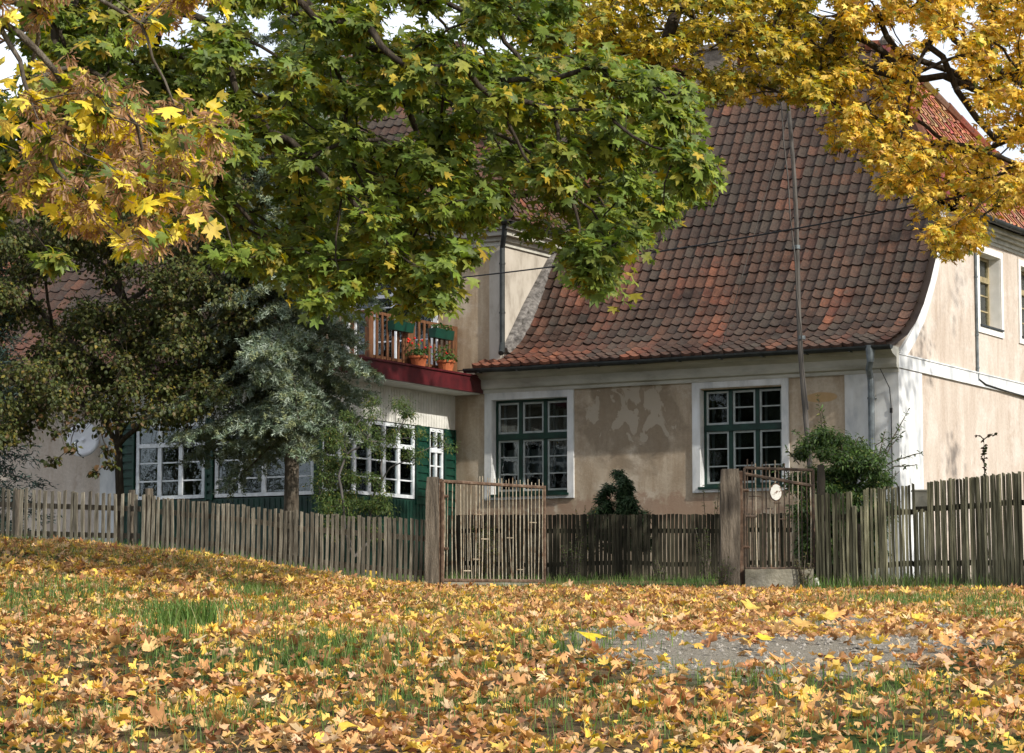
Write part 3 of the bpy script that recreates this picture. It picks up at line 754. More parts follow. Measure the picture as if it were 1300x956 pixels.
# ---- satellite dish on the left wing
dl = H(-13.81, -4.3, 3.66)
dish = empty('satellite_dish', dl, 'white satellite dish on the beige left wing wall behind hanging leaves', 'satellite dish', rz=-A)
d = MB(); n = 20; vs = []
for r in range(5):
    for j in range(n):
        a = 2 * pi * j / n; q = r / 4 * .30; vs.append((q * cos(a), -.45 * q * q + .03, q * sin(a) * 1.1))
d.add(vs, [(r * n + j, r * n + (j + 1) % n, (r + 1) * n + (j + 1) % n, (r + 1) * n + j) for r in range(4) for j in range(n)])
o = d.build('reflector', M['dish'], dish, smooth=True, fixn=False)
o.rotation_euler = (radians(-14), 0, radians(28)); sd = o.modifiers.new('s', 'SOLIDIFY'); sd.thickness = .012
d = MB(); d.tube([(0, .02, -.32), (.05, -.2, -.26), (.1, -.32, -.08)], .012, 6); d.build('feed_arm', M['zinc'], dish)
d = MB(); d.tube([(.08, -.36, -.1), (.1, -.28, -.04)], .03, 8); d.build('receiver', M['zinc'], dish)
d = MB(); d.tube([(0, .42, 0), (0, .03, 0)], .022, 8); d.box(-.07, .07, .42, .445, -.1, .1); d.build('bracket', M['zinc'], dish)

# ---- balcony pots
def pot(loc, r, h, label, m, plant, col=None, cat='flower pot', group=None):
    e = empty('flower_pot', loc, label, cat, group)
    b = MB(); b.lathe((0, 0, 0), [(r * .68, 0), (r * .93, h * .82), (r * 1.05, h * .82), (r * 1.05, h), (r * .9, h), (r * .86, h * .88)], 16); b.build('pot', M[m], e)
    if plant:
        n = plant; d = nrm(RNG.normal(size=(n, 3))); d[:, 2] = np.abs(d[:, 2]) * 1.2
        pos = np.array([0, 0, h]) + d * RNG.uniform(.02, r * 1.6, (n, 1))
        leaf_mesh('foliage', M['leaf'], [('oval', pos, d + UP * .5 + RNG.normal(size=(n, 3)) * .5, d + RNG.normal(size=(n, 3)) * .6, RNG.uniform(.04, .08, n), palette(n, col or [(.05, .11, .025), (.08, .15, .03)], [1, 1]))], e)
    return e
p1 = pot(H(RU + .25, -1.72, 4.876), .16, .24, 'terracotta pot with red flowering geranium, left of the two pots on the red balcony edge', 'terra', 150)
p2 = pot(H(RU + .25, -.78, 4.876), .16, .24, 'terracotta pot with bushy green plant, right of the two pots on the red balcony edge', 'terra', 170)
for e_, k in ((p1, 9), (p2, 2)):
    for i in range(k):
        b = MB(); a = random.uniform(0, 6.28); q = random.uniform(.05, .24)
        b.lathe((q * cos(a), q * sin(a), .36 + random.uniform(0, .2)), [(.0, -.02), (.022, 0), (.018, .02), (0, .03)], 7)
        b.build('blossom', M['petal'], e_)
wp = pot(H(-9.1, RV, RT), .12, .2, 'white pot of dry heather standing on the balcony handrail corner', 'whitepaint', 0)
n = 300; d = nrm(RNG.normal(size=(n, 3))); d[:, 2] = np.abs(d[:, 2]) * .8
leaf_mesh('foliage', M['dry'], [('needle', np.array([0, 0, .2]) + d * RNG.uniform(0, .18, (n, 1)), RNG.normal(size=(n, 3)), d, RNG.uniform(.06, .1, n), palette(n, [(.16, .10, .09), (.12, .1, .08)], [1, 1]))], wp)
for v, lab in ((-2.1, 'green balcony flower box hung on the rail beside the wide post, left one'), (-.72, 'green balcony flower box hung on the rail near the house wall, right one')):
    lc = H(RU + .12, v, 5.52); e = empty('flower_box', lc, lab, 'flower box', rz=-A)
    b = MB(); b.prism([(-.06, 0), (.06, 0), (.085, .17), (-.085, .17)], -.32, .32, 1)
    b.v = [(x, y, z) for (x, y, z) in b.v]
    b.build('box', M['green_b'], e)
    n = 110; pos = np.stack([RNG.uniform(-.07, .07, n), RNG.uniform(-.3, .3, n), RNG.uniform(.14, .26, n)], 1)
    leaf_mesh('foliage', M['leaf'], [('oval', pos, UP + RNG.normal(size=(n, 3)) * .6, RNG.normal(size=(n, 3)), RNG.uniform(.03, .07, n), palette(n, [(.05, .1, .03), (.09, .15, .04)], [1, 1]))], e)

# ================================================================== POLE, WIRES
pb = H(-1.32, -.75, 1.15)
p0 = at(1034, 690, 45.4); p0.z = ground(p0.x, p0.y); pt = at(997, 60, 45.4)
pole = empty('utility_pole', p0, 'thin leaning grey pole rising in front of the tiled roof', 'pole')
b = MB(); n = 12; b.tube([(p0.lerp(pt, i / n) - p0) + Vector((.03 * sin(i * .9), 0, 0)) for i in range(n + 1)], [.050 - .020 * i / n for i in range(n + 1)], 8); b.build('mast', M['pole'], pole)
b = MB(); q0, q1 = at(1026, 520, 45.3) - p0, at(992, 130, 45.3) - p0; b.tube([q0.lerp(q1, i / 8) + Vector((-.02 * (i % 2), 0, 0)) for i in range(9)], .012, 5); b.build('lead_wire', M['pole'], pole)
b = MB(); q0, q1 = at(1000, 150, 45.3) - p0, at(915, 445, 45.5) - p0
b.tube([q0, q1], .006, 5); b.build('guy_wire', M['pole'], pole)
for i, t in enumerate((.45, .62)):
    c = p0.lerp(pt, t) - p0; b = MB(); b.tube([c - Vector((0, 0, .03)), c + Vector((0, 0, .03))], .066, 8); b.build('clamp', M['zinc'], pole)
wa, wb = H(-12.6, -.05, 7.15), at(1420, 205, 36)
wa = at(425, 366, 50.5)
b = MB(); b.tube([wa.lerp(wb, i / 30) - Vector((0, 0, .9 * 4 * (i / 30) * (1 - i / 30) * .28)) for i in range(31)], .013, 5)
tag(b.build('overhead_wire', M['cable'], None, tuple(wa)), 'thin black overhead wire crossing the tiled roof', 'wire')

# ================================================================== FENCES
def picket_mesh(w, d, h, tilt=0., pointed=0., bow=0.):
    b = MB(); ns = 4; vs = []
    for i in range(ns + 1):
        z = h * i / ns; ww = w * (1 - .08 * i / ns); x = bow * sin(pi * i / ns)
        top = (tilt if i == ns else 0)
        vs += [(x - ww / 2, -d / 2, z - top), (x + ww / 2, -d / 2, z + top), (x + ww / 2, d / 2, z + top), (x - ww / 2, d / 2, z - top)]
    fs = [(0, 3, 2, 1), tuple(4 * ns + k for k in range(4))] + [(4 * i + k, 4 * i + (k + 1) % 4, 4 * i + 4 + (k + 1) % 4, 4 * i + 4 + k) for i in range(ns) for k in range(4)]
    b.add(vs, fs); return b
def picket_fence(label, path, spacing, w, m, rails, railm, lean=.03, extra=None, hv=.03, front=True, jitter=.25, skip=None, lean0=0., posts=(), depth=.024, turn=.05):
    """path: list of (ground point at foot xy, top z); rails: fractions of height"""
    base = Vector((path[0][0].x, path[0][0].y, ground(path[0][0].x, path[0][0].y)))
    e = empty('picket_fence', base, label, 'fence')
    meshes = []
    for i in range(6):
        me = bpy.data.meshes.new('picket')
        bb = picket_mesh(w * random.uniform(.85, 1.1), depth, 1., random.uniform(-.008, .008), 0, random.uniform(-.008, .008))
        me.from_pydata(bb.v, [], bb.f); me.materials.append(M[m]); me.update(); meshes.append(me)
    count = 0
    for (a, za), (b_, zb_) in zip(path, path[1:]):
        L = (Vector((b_.x, b_.y)) - Vector((a.x, a.y))).length; n = int(L / spacing)
        ang = math.atan2(b_.y - a.y, b_.x - a.x); nvec = Vector((sin(ang), -cos(ang), 0))
        for i in range(n):
            t = (i + .5 + random.uniform(-jitter, jitter)) / n
            p = a.lerp(b_, t); zt_ = za + (zb_ - za) * t + random.uniform(-hv, hv)
            if extra: zt_ += extra(p)
            if skip and skip(p): continue
            gz = ground(p.x, p.y) - .02
            o = bpy.data.objects.new('picket', random.choice(meshes)); COL.objects.link(o); o.parent = e
            q = Vector((p.x, p.y, gz)) + nvec * (.03 + depth / 2 - random.uniform(0, .35) * depth) - base; o.location = q
            o.scale = (1, 1, max(.2, zt_ - gz)); o.rotation_euler = (random.gauss(0, .01), random.gauss(lean0, lean), ang + random.gauss(0, turn))
            count += 1
        for fr in rails:
            rb = MB(); k = 7; pp = []
            for i in range(k):
                t = i / (k - 1); p = a.lerp(b_, t); gz = ground(p.x, p.y); pp.append(Vector((p.x, p.y, gz + (za + (zb_ - za) * t - gz) * fr + random.uniform(-.01, .01))) - base)
            for p1_, p2_ in zip(pp, pp[1:]):
                d = .018
                vs = [p1_ + nvec * s - Vector((0, 0, h)) for s in (-d, d) for h in (.035, -.035)] + [p2_ + nvec * s - Vector((0, 0, h)) for s in (-d, d) for h in (.035, -.035)]
                rb.add(vs, [(0, 1, 3, 2), (4, 6, 7, 5), (0, 4, 5, 1), (2, 3, 7, 6), (0, 2, 6, 4), (1, 5, 7, 3)])
            rb.build('rail', M[railm], e)
    for (p, h, r) in posts:
        gz = ground(p.x, p.y) - .05; b = MB(); q = Vector((p.x, p.y, gz)) - base + Vector((0, .09, 0))
        b.tube([q, q + Vector((.01, 0, h * .5)), q + Vector((0, 0, h))], [r, r * .95, r * .9], 8); b.build('post', M['post'], e)
    return e
def fp_(x, Y, ytop): 
    p = at(x, ytop, Y); return (Vector((p.x, p.y, 0)), p.z)
F1 = [fp_(-70, 37.6, 616), fp_(178, 36.6, 628)]
F2 = [fp_(181, 36.4, 629), fp_(300, 35.9, 641), fp_(400, 35.6, 652), fp_(546, 35.1, 661)]
picket_fence('spaced grey brown picket fence before the beige wall at far left', F1, .093, .045, 'grey_wood', (.72, .2), 'post', lean=.010, jitter=.12, hv=.015,
             posts=[(at(165, 700, 36.7), .8, .05), (at(20, 700, 37.1), .8, .05)])
picket_fence('grey picket fence running down from the bend to the gate post', F2, .071, .040, 'grey_wood', (.73, .22), 'grey_wood', lean=.009, lean0=.014, jitter=.1, hv=.015,
             posts=[(at(187, 700, 36.3), .85, .06), (at(350, 700, 35.7), .75, .05)])
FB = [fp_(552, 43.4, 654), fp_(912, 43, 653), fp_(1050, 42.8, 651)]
picket_fence('low board fence with shade darkened into its colour behind the open gate', FB, .0612, .0585, 'dark_wood', (.75, .25), 'dark_wood', lean=.003, jitter=.03, hv=.008)
FR = [fp_(1034, 35.2, 628), fp_(1080, 35.2, 625)]
FR2 = [fp_(1092, 35.1, 623), fp_(1114, 35.1, 621)]
FR3 = [fp_(1119, 35.1, 621), fp_(1158, 35.0, 616), fp_(1160, 35, 613), fp_(1240, 34.6, 606), fp_(1300, 34.2, 599), fp_(1390, 33.8, 590)]
def low(p):
    x = p.x / p.y * F * cp + CX   # approximate column
    return -.36 if 1160 < x < 1178 else (-.2 if 1084 < x < 1092 else 0)
picket_fence('tall weathered lath fence of closely set laths at right', [fp_(1034, 35.2, 628), fp_(1082, 35.2, 625), fp_(1092, 35.1, 622)] + FR3[1:], 
             .0415, .031, 'lath', (.75, .25), 'dark_wood', lean=.0025, depth=.034, turn=.16, lean0=-.010, extra=low, hv=.014, jitter=.06,
             posts=[(at(1090, 740, 35.3), .9, .05), (at(1250, 740, 34.7), 1.0, .05)])

# ================================================================== GATE POSTS AND GATES
def wood_post(px, ytop, Y, w, label, d=None, strip=False, m='post'):
    p = at(px, ytop, Y); gz = ground(p.x, p.y) - .05; d = d or w
    e = empty('gate_post', (p.x, p.y, gz + .05), label, 'post')
    b = MB(); n = 8; vs = []; h = p.z - gz
    for i in range(n + 1):
        z = h * i / n - .05; j = lambda: random.uniform(-.008, .008)
        top = .012 if i == n else 0
        vs += [(-w / 2 + j() + top, -d / 2 + top, z), (w / 2 + j() - top, -d / 2 + top, z + random.uniform(-.01, .01)), (w / 2 + j() - top, d / 2 - top, z), (-w / 2 + j() + top, d / 2 - top, z)]
    fs = [(0, 3, 2, 1), tuple(4 * n + k for k in range(4))] + [(4 * i + k, 4 * i + (k + 1) % 4, 4 * i + 4 + (k + 1) % 4, 4 * i + 4 + k) for i in range(n) for k in range(4)]
    b.add(vs, fs); b.build('timber', M[m], e)
    if strip:
        b = MB(); b.box(w / 2 + .002, w / 2 + .045, -.05, .04, 0, h - .07); b.build('angle_iron', M['rust'], e)
        for z in (.35 * h, .8 * h):
            b = MB(); b.tube([(w / 2 + .045, -.03, z), (w / 2 + .12, -.05, z)], .018, 6); b.build('hinge', M['rust'], e)
    return e
wood_post(549, 606, 35.05, .17, 'weathered square timber gate post left of the rusty gate leaf', strip=True)
wood_post(926, 596, 35.0, .24, 'thick split timber post between the open gateway and the wicket', strip=True)
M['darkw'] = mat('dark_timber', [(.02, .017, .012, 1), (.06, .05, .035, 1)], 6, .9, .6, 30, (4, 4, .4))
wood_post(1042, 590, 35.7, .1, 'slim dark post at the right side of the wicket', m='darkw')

def gate_leaf():
    a, b = at(562, 611, 35.0), at(691, 619, 36.3)
    ga_ = Vector((a.x, a.y, ground(a.x, a.y))); 
    e = empty('metal_gate', ga_, 'rusty iron gate leaf with pale thin bars and a sheet metal foot', 'gate')
    zt0, zt1 = a.z - ga_.z, b.z - ga_.z
    D = Vector((b.x - a.x, b.y - a.y, 0)); 
    bot0, bot1 = at(562, 737, 35.0).z - ga_.z, at(690, 738, 36.3).z - ga_.z
    def pt_(t, f): return D * t + Vector((0, 0, (bot0 + (bot1 - bot0) * t) * (1 - f) + (zt0 + (zt1 - zt0) * t) * f))
    fr = MB()
    for p, q in ((pt_(0, 1), pt_(1, 1)), (pt_(0, 0), pt_(1, 0)), (pt_(0, -.12), pt_(0, 1.0)), (pt_(1, -.12), pt_(1, 1.02)), (pt_(0, .005), pt_(1, .005))):
        fr.tube([p, q], .022 if abs(p.z - q.z) > .3 or p.z > 1 else .018, 6)
    fr.build('frame', M['rust'], e)
    n = 27
    for i in range(n):
        t = (i + .5 + random.uniform(-.22, .22)) / n; top = random.choice((1., 1.0, .98)) if i < 9 else 1.07 + random.uniform(-.03, .03); sl = random.uniform(-.012, .012)
        if i == 17: sl = .03
        bb = MB(); bb.tube([pt_(t + sl, 0), pt_(t + random.uniform(-.006, .006), .5), pt_(t, top)], [.0062, .0062, .0055], 6); bb.build('bar', M['bar'], e)
    for k, (t0, f) in enumerate(((.2, .1), (.29, .22), (.37, .43), (.62, .45), (.72, .12), (.85, .62), (.3, .68))):
        bb = MB(); bb.tube([pt_(t0, f), pt_(t0 + .07, f)], .007, 5); bb.build('tie_bar', M['bar'], e)
    k = MB(); q = [pt_(0, .0), pt_(1, .0), pt_(1, -.18), pt_(0, -.16)]; off = Vector((.01, .012, 0))
    k.add([p + off for p in q] + [p - off for p in q], [(0, 1, 2, 3), (7, 6, 5, 4), (0, 4, 5, 1), (1, 5, 6, 2), (2, 6, 7, 3), (3, 7, 4, 0)]); k.build('foot_panel', M['conc'], e)
gate_leaf()
def wicket():
    a, b = at(945, 594, 35.15), at(1032, 594, 35.6)
    g0 = Vector((a.x, a.y, ground(a.x, a.y))); e = empty('wicket_gate', g0, 'narrow rusty iron wicket with slanting brace beside the thick post', 'gate')
    D = Vector((b.x - a.x, b.y - a.y, 0)); zt_ = a.z - g0.z; zb_ = at(945, 722, 35.15).z - g0.z
    pt_ = lambda t, f: D * t + Vector((0, 0, zb_ + (zt_ - zb_) * f))
    fr = MB(); fr.tube([pt_(0, 1), pt_(1, 1)], .02, 6); fr.tube([pt_(0, 0), pt_(1, .01)], .02, 6); fr.tube([pt_(0, 0), pt_(0, 1)], .016, 6); fr.tube([pt_(1, 0), pt_(1, 1)], .02, 6)
    fr.tube([pt_(0, .94), pt_(1, .84)], .022, 6); fr.tube([pt_(0, .52), pt_(.16, .52)], .02, 6); fr.build('frame', M['darkiron'], e)
    for i in range(15):
        t = (i + .6 + random.uniform(-.2, .2)) / 15; top = 1.04 + random.uniform(0, .05) if i < 9 else .98
        bb = MB(); bb.tube([pt_(t + random.uniform(-.01, .01), 0), pt_(t, .5), pt_(t + random.uniform(-.01, .01), top)], .008, 6); bb.build('bar', M['bar'] if random.random() < .35 else M['darkiron'], e)
    for t0, f in ((.06, .72), (.16, .72), (.3, .6), (.42, .66), (.5, .5)):
        bb = MB(); bb.tube([pt_(t0, f), pt_(t0 + .1, f)], .008, 5); bb.build('tie_bar', M['darkiron'], e)
wicket()
c = at(985, 625, 35.2); e = empty('oval_plate', c, 'small oval white enamel plate with rusty rim hung on the wicket bars', 'sign')
b = MB(); n = 24
for (rr, y, m, nm) in ((1., 0, 'rust', 'rim'), (.86, -.012, 'enamel', 'plate')):
    b = MB(); ring = [(.083 * rr * cos(2 * pi * i / n) * random.uniform(.96, 1.03), .118 * rr * sin(2 * pi * i / n)) for i in range(n)]; b.prism(ring, y - .006, y + .005, 1); b.build(nm, M[m], e)
# concrete block under the wicket
a, b_ = at(945, 723, 34.95), at(1030, 723, 35.1); gz = ground(a.x, a.y)
bl = MB(); n = 6; vs = []
for i in range(n + 1):
    t = i / n; x = a.x + (b_.x - a.x) * t; zt_ = a.z + random.uniform(-.01, .01)
    vs += [(x, a.y - .12 + random.uniform(-.01, .01), gz - .1), (x, a.y - .12 + random.uniform(-.01, .01), zt_), (x, a.y + .12, zt_), (x, a.y + .12, gz - .1)]
bl.add(vs, [(0, 1, 2, 3), tuple(4 * n + k for k in (3, 2, 1, 0))] + [(4 * i + k, 4 * i + 4 + k, 4 * i + 4 + (k + 1) % 4, 4 * i + (k + 1) % 4) for i in range(n) for k in range(4)])
tag(bl.build('concrete_block', M['conc'], None, (a.x, a.y, gz)), 'mossy concrete threshold block below the iron wicket', 'block')
q = at(1036, 738, 34.95); b = MB(); q.z = ground(q.x, q.y)
b.tube([q + Vector((0, 0, -.03)), q + Vector((.01, 0, .1)), q + Vector((.0, 0, .19))], [.045, .04, .025], 7)
tag(b.build('marker_stone', M['enamel'], None, tuple(q)), 'small white painted stone at the foot of the lath fence beside the block', 'stone')
# box behind the gap in the fence
q = at(1169, 650, 35.6); tb = MB(); tb.box(q.x - .1, q.x + .09, q.y - .08, q.y + .08, q.z, q.z + .26); tb.box(q.x - .11, q.x + .1, q.y - .09, q.y + .09, q.z + .262, q.z + .285); tb.box(q.x - .02, q.x + .02, q.y - .02, q.y + .02, ground(q.x, q.y), q.z - .002)
tag(tb.build('letter_box', mat('faded_metal', [(.16, .15, .11, 1), (.30, .28, .22, 1)], 6, .7, .3), None, (q.x, q.y, ground(q.x, q.y))), 'pale weathered box on a stake in the gap of the lath fence', 'letter box')

# ================================================================== TREES
def gp(x, y): return Vector((x, y, ground(x, y)))
G1, G2, G3, G4 = (.15, .21, .035), (.20, .26, .042), (.10, .145, .028), (.29, .32, .045)
Y1, Y2, Y3 = (.76, .58, .05), (.80, .66, .10), (.62, .42, .05)
B1, B2 = (.34, .19, .10), (.44, .27, .15)

# --- green maple, trunk left of the picture
t0 = gp(-7.6, 22.5)
tr = empty('maple_tree', t0, 'large green maple whose leafy boughs hang over the centre of the roof', 'tree', 'maples in front of the house')
trunk = [t0, t0 + Vector((.1, 0, 2)), t0 + Vector((.0, .1, 4)), t0 + Vector((.5, 0, 5.5)), t0 + Vector((1.4, 0, 6.6)), t0 + Vector((2.6, .2, 7.3))]
polyB = [(150, -60), (735, -60), (725, 50), (790, 95), (850, 100), (880, 118), (872, 160), (895, 210), (890, 250), (850, 262), (800, 300), (775, 360), (745, 362), (728, 320), (690, 300), (640, 268), (600, 285), (570, 300), (578, 340), (560, 400), (520, 395), (500, 345), (470, 345), (430, 385), (390, 375), (340, 340), (290, 330), (250, 280), (180, 240), (60, 260), (-60, 300), (-60, -60)]
holesB = [(505, 145, 10, 14), (340, 62, 18, 14), (330, 235, 8, 40), (655, 255, 6, 8), (15, 85, 26, 24), (40, 120, 14, 10), (490, 40, 8, 5), (250, 18, 12, 10), (10, 20, 22, 12), (225, 45, 12, 10), (480, 160, 12, 6), (610, 205, 9, 12), (615, 60, 5, 4), (560, 25, 6, 4), (168, 50, 8, 8)]
clB = clumps_in(polyB, 420, 22.8, 26.8, 27, holesB, .42)
front = [(at(x, y, Y), r * Y / F) for x, y, Y, r in ((560, 385, 23, 26), (545, 350, 23.2, 28), (752, 345, 23, 26), (770, 305, 23.2, 28), (868, 235, 22.6, 26), (885, 215, 22.5, 20), (400, 385, 23, 22), (435, 360, 23.3, 24), (520, 375, 23.5, 20), (735, 310, 23, 22), (860, 195, 22.5, 28), (840, 270, 22.6, 18), (500, 320, 23.4, 30), (70, 330, 22, 20), (595, 320, 23, 22), (300, 330, 23, 20))]
offB = [(Vector((random.uniform(-11, -4.2), random.uniform(18, 27), random.uniform(4.8, 12))), random.uniform(.4, .6)) for _ in range(60)] + \
       [(Vector((random.uniform(-4, 2), random.uniform(21, 27), random.uniform(7.2, 9.5))), random.uniform(.3, .5)) for _ in range(26)]
clB2 = clumps_in(polyB, 300, 26.5, 29.5, 32, holesB, .15)
b = MB(); b.tube(trunk, [.42, .33, .3, .24, .18, .12], 12)
branch_net(b, trunk, [c for c, r in clB + front + offB + clB2[::2]], rtip=.006, rmax=.055, k=.45)
for (c, r) in front + clB[::2]:
    for k in range(3):
        d = Vector((random.gauss(0, 1), random.gauss(0, 1), random.gauss(-.3, .7))).normalized() * r
        b.tube([c, c + d * .5 + Vector((0, 0, .03)), c + d], [.006, .005, .003], 5, cap=False)
b.build('trunk', M['bark'], tr, t0, fixn=False) if False else None
def put(mb, name, m, parent):
    mb.v = [(x - parent.location.x, y - parent.location.y, z - parent.location.z) for x, y, z in mb.v]
    return mb.build(name, m, parent, fixn=False, smooth=True)
def leaves(name, m, parent, sets):
    L = np.array(parent.location)
    return leaf_mesh(name, m, [(k, np.asarray(p) - L, n_, t_, s_, c_) for k, p, n_, t_, s_, c_ in sets], parent)
put(b, 'trunk', M['dbark'], tr)
pa, na, ta, sa = clump_leaves(clB + front + clB2, 66, .098)
# colour: greener towards the right, yellower and darker patches at left and top
k = (pa[:, 0] / pa[:, 1] * F + CX)
m_yel = np.array([MN.noise(Vector((p[0] * 1.1, p[1] * .8, p[2] * 1.1))) for p in pa])
colB = palette(len(pa), [G1, G2, G3, G4], [4, 3, 3, 1.6])
yel = (RNG.uniform(0, 1, len(pa)) < (.13 + .32 * (m_yel > .15)))
colB[yel] = palette(int(yel.sum()), [(.28, .25, .03), (.45, .34, .04), (.16, .17, .025)], [2, 1.5, 3])
po, no, to_, so = clump_leaves(offB, 60, .12)
leaves('crown', M['leaf'], tr, [('lo', pa, na, ta, sa, colB), ('lo', po, no, to_, so, palette(len(po), [G1, G2, G3], [1, 1, 1]))])

# --- near maple, yellow leaves and brown seed bunches, top left
t0 = gp(-4.6, 14.2)
tr = empty('maple_tree', t0, 'near maple at top left with large yellow leaves and brown seed bunches', 'tree', 'maples in front of the house')
trunk = [t0, t0 + Vector((0, .1, 1.6)), t0 + Vector((.1, .1, 3.0)), t0 + Vector((.5, .2, 4.0))]
polyA = [(30, 70), (90, 60), (130, 110), (180, 120), (240, 125), (275, 150), (300, 190), (298, 245), (270, 265), (240, 300), (190, 318), (110, 305), (60, 290), (60, 260), (20, 240), (40, 170)]
polyA2 = [(-40, -40), (90, -40), (60, 30), (10, 40), (-40, 60)]
polyA3 = [(170, -30), (290, -30), (285, 40), (240, 70), (210, 70), (170, 20)]
clA = clumps_in(polyA, 70, 14.4, 16.4, 24, (), .5) + clumps_in(polyA2, 9, 14.5, 16, 22, (), .7) + clumps_in(polyA3, 9, 14.5, 16, 20, (), .7)
offA = [(Vector((random.uniform(-6.5, -2.9), random.uniform(12.5, 17), random.uniform(2.7, 6.5))), .3) for _ in range(50)]
b = MB(); b.tube(trunk, [.28, .22, .18, .12], 10)
branch_net(b, trunk, [c for c, r in clA + offA], rtip=.003, k=.5, rmax=.022)
for (c, r) in clA:
    for k in range(6):
        d = Vector((random.gauss(0, 1), random.gauss(0, 1), random.gauss(-.5, .6))).normalized() * r * random.uniform(.8, 1.5)
        b.tube([c, c + d * .5 + Vector((0, 0, .02)), c + d], [.0035, .0028, .002], 4, cap=False)
put(b, 'trunk', M['bark'], tr)
pa, na, ta, sa = clump_leaves(clA, 12, .09, upw=.7, out=.6, droop=.7)
cA = palette(len(pa), [Y1, Y2, Y3, (.10, .16, .025), (.30, .30, .04), G2], [3, 3.5, 1.6, 2.2, 2.2, 1.8], .12)
sets = [('maple', pa, na, ta, sa, cA)]
ps = []; tps = []
for (c, r) in clA[:]:
    for q in range(5 if random.random() < .75 else 1):
        bc = np.array(c) + nrm(RNG.normal(size=(1, 3)))[0] * r * random.uniform(.5, 1.1); n = 26
        d = nrm(RNG.normal(size=(n, 3))); ps.append(bc + d * np.array([.05, .05, .045]) * RNG.uniform(.3, 1, (n, 1))); tps.append(d * .7 - UP * .7)
ps = np.concatenate(ps); tps = np.concatenate(tps)
sets.append(('seed', ps, RNG.normal(size=ps.shape), tps, RNG.uniform(.042, .065, len(ps)), palette(len(ps), [B1, B2, (.42, .26, .12)], [2, 2, 1])))
po, no, to_, so = clump_leaves(offA, 26, .10)
sets.append(('lo', po, no, to_, so, palette(len(po), [Y1, G2, G1, Y3], [1, 1, 1, 1])))
leaves('crown', M['leaf'], tr, sets)

# --- big yellow maple at right
t0 = gp(11.6, 37.5)
tr = empty('maple_tree', t0, 'golden yellow maple spreading over the roof ridge and right gable', 'tree', 'maples in front of the house')
trunk = [t0, t0 + Vector((-.1, 0, 2.5)), t0 + Vector((-.2, 0, 5)), t0 + Vector((-.6, -.1, 7)), t0 + Vector((-1.6, -.1, 8.6)), t0 + Vector((-2.9, -.1, 9.6))]
polyC = [(1060, -60), (1400, -60), (1400, 270), (1300, 258), (1262, 262), (1245, 300), (1215, 325), (1192, 318), (1180, 280), (1150, 240), (1105, 222), (1100, 190), (1062, 186), (1052, 150), (1060, 110), (1070, 70), (1060, 35)]
holesC = [(1105, 48, 24, 9), (1198, 62, 18, 7), (1200, 112, 22, 26), (1232, 168, 14, 14), (1148, 45, 8, 6), (1230, 25, 5, 4), (1212, 145, 16, 18), (1190, 160, 10, 14)]
polyC2 = [(700, -60), (1070, -60), (1085, 40), (1075, 110), (1045, 132), (1000, 128), (960, 112), (905, 132), (885, 90), (850, 70), (760, 70), (690, 20)]
holesC2 = [(892, 70, 8, 7), (800, 92, 5, 4), (1045, 10, 12, 8), (870, 104, 7, 6)]
polyC3 = [(640, 30), (760, 50), (860, 70), (855, 95), (700, 110), (650, 90)]
clC = clumps_in(polyC, 420, 35.5, 41, 19, holesC, .2)
clC2 = clumps_in(polyC2, 380, 36, 42, 19, holesC2, .2) + clumps_in(polyC3, 50, 36, 39, 18, (), .42)
lowC = [(at(x, y, Y), r * Y / F) for x, y, Y, r in ((1205, 320, 36.5, 14), (1225, 300, 36.5, 16), (1195, 298, 36.5, 13), (1080, 170, 36.5, 14), (1125, 235, 36.3, 16), (1150, 238, 36.5, 14), (1010, 118, 37, 12), (940, 122, 37, 11), (975, 125, 37.5, 11), (1245, 235, 37, 18))]
offC = [(Vector((random.uniform(7.6, 17), random.uniform(33, 42), random.uniform(7, 15))), random.uniform(.4, .7)) for _ in range(85)] + \
       [(Vector((random.uniform(-2, 8), random.uniform(35, 41), random.uniform(9.6, 13))), random.uniform(.3, .5)) for _ in range(40)]
b = MB(); b.tube(trunk, [.45, .36, .33, .27, .2, .16], 12)
limb = [at(1330, 150, 38), at(1262, 175, 38), at(1240, 150, 37.5), at(1215, 115, 37.5), at(1197, 72, 37.4), at(1178, 58, 37.3), at(1160, 90, 37.2), at(1150, 150, 37.0), at(1140, 190, 37)]
b.tube([trunk[4], at(1380, 100, 38)] + limb[:6], [.09, .07, .055, .05, .045, .045, .045, .045], 8)
b.tube([limb[5], at(1195, 30, 37.4), at(1200, -40, 37.5), at(1240, -160, 37.8), trunk[5]], [.055, .065, .075, .09, .1], 8)
b.tube([limb[5], limb[6], limb[7], limb[8]], [.03, .022, .016, .01], 6)
b.tube([trunk[5], at(1000, -120, 38.5), at(860, 10, 38), at(838, 78, 37.5), at(812, 98, 37.3), at(803, 104, 37.3)], [.12, .11, .095, .08, .085, .085], 8)
b.tube([at(1000, -120, 38.5), at(1010, -20, 38.3), at(985, 25, 38), at(972, 60, 37.6), at(940, 75, 37.5)], [.05, .035, .025, .02, .01], 6)
pts, par, cnt = branch_net(b, trunk, [c for c, r in clC + clC2 + lowC + offC], rtip=.0055, rmax=.05, k=.45)
for (c, r) in clC + clC2 + lowC:
    for k in range(3):
        d = Vector((random.gauss(0, 1), random.gauss(0, 1), random.gauss(-.3, .7))).normalized() * r * 1.15
        b.tube([c, c + d * .5 + Vector((0, 0, .03)), c + d], [.007, .005, .004], 4, cap=False)
put(b, 'trunk', M['dbark'], tr)
pa, na, ta, sa = clump_leaves(clC + lowC, 58, .085)
cC = palette(len(pa), [(.80, .55, .075), (.86, .65, .15), (.68, .43, .06), (.46, .40, .06), (.24, .28, .05), (.60, .36, .12)], [3, 3, 2, 1.2, .7, .8])
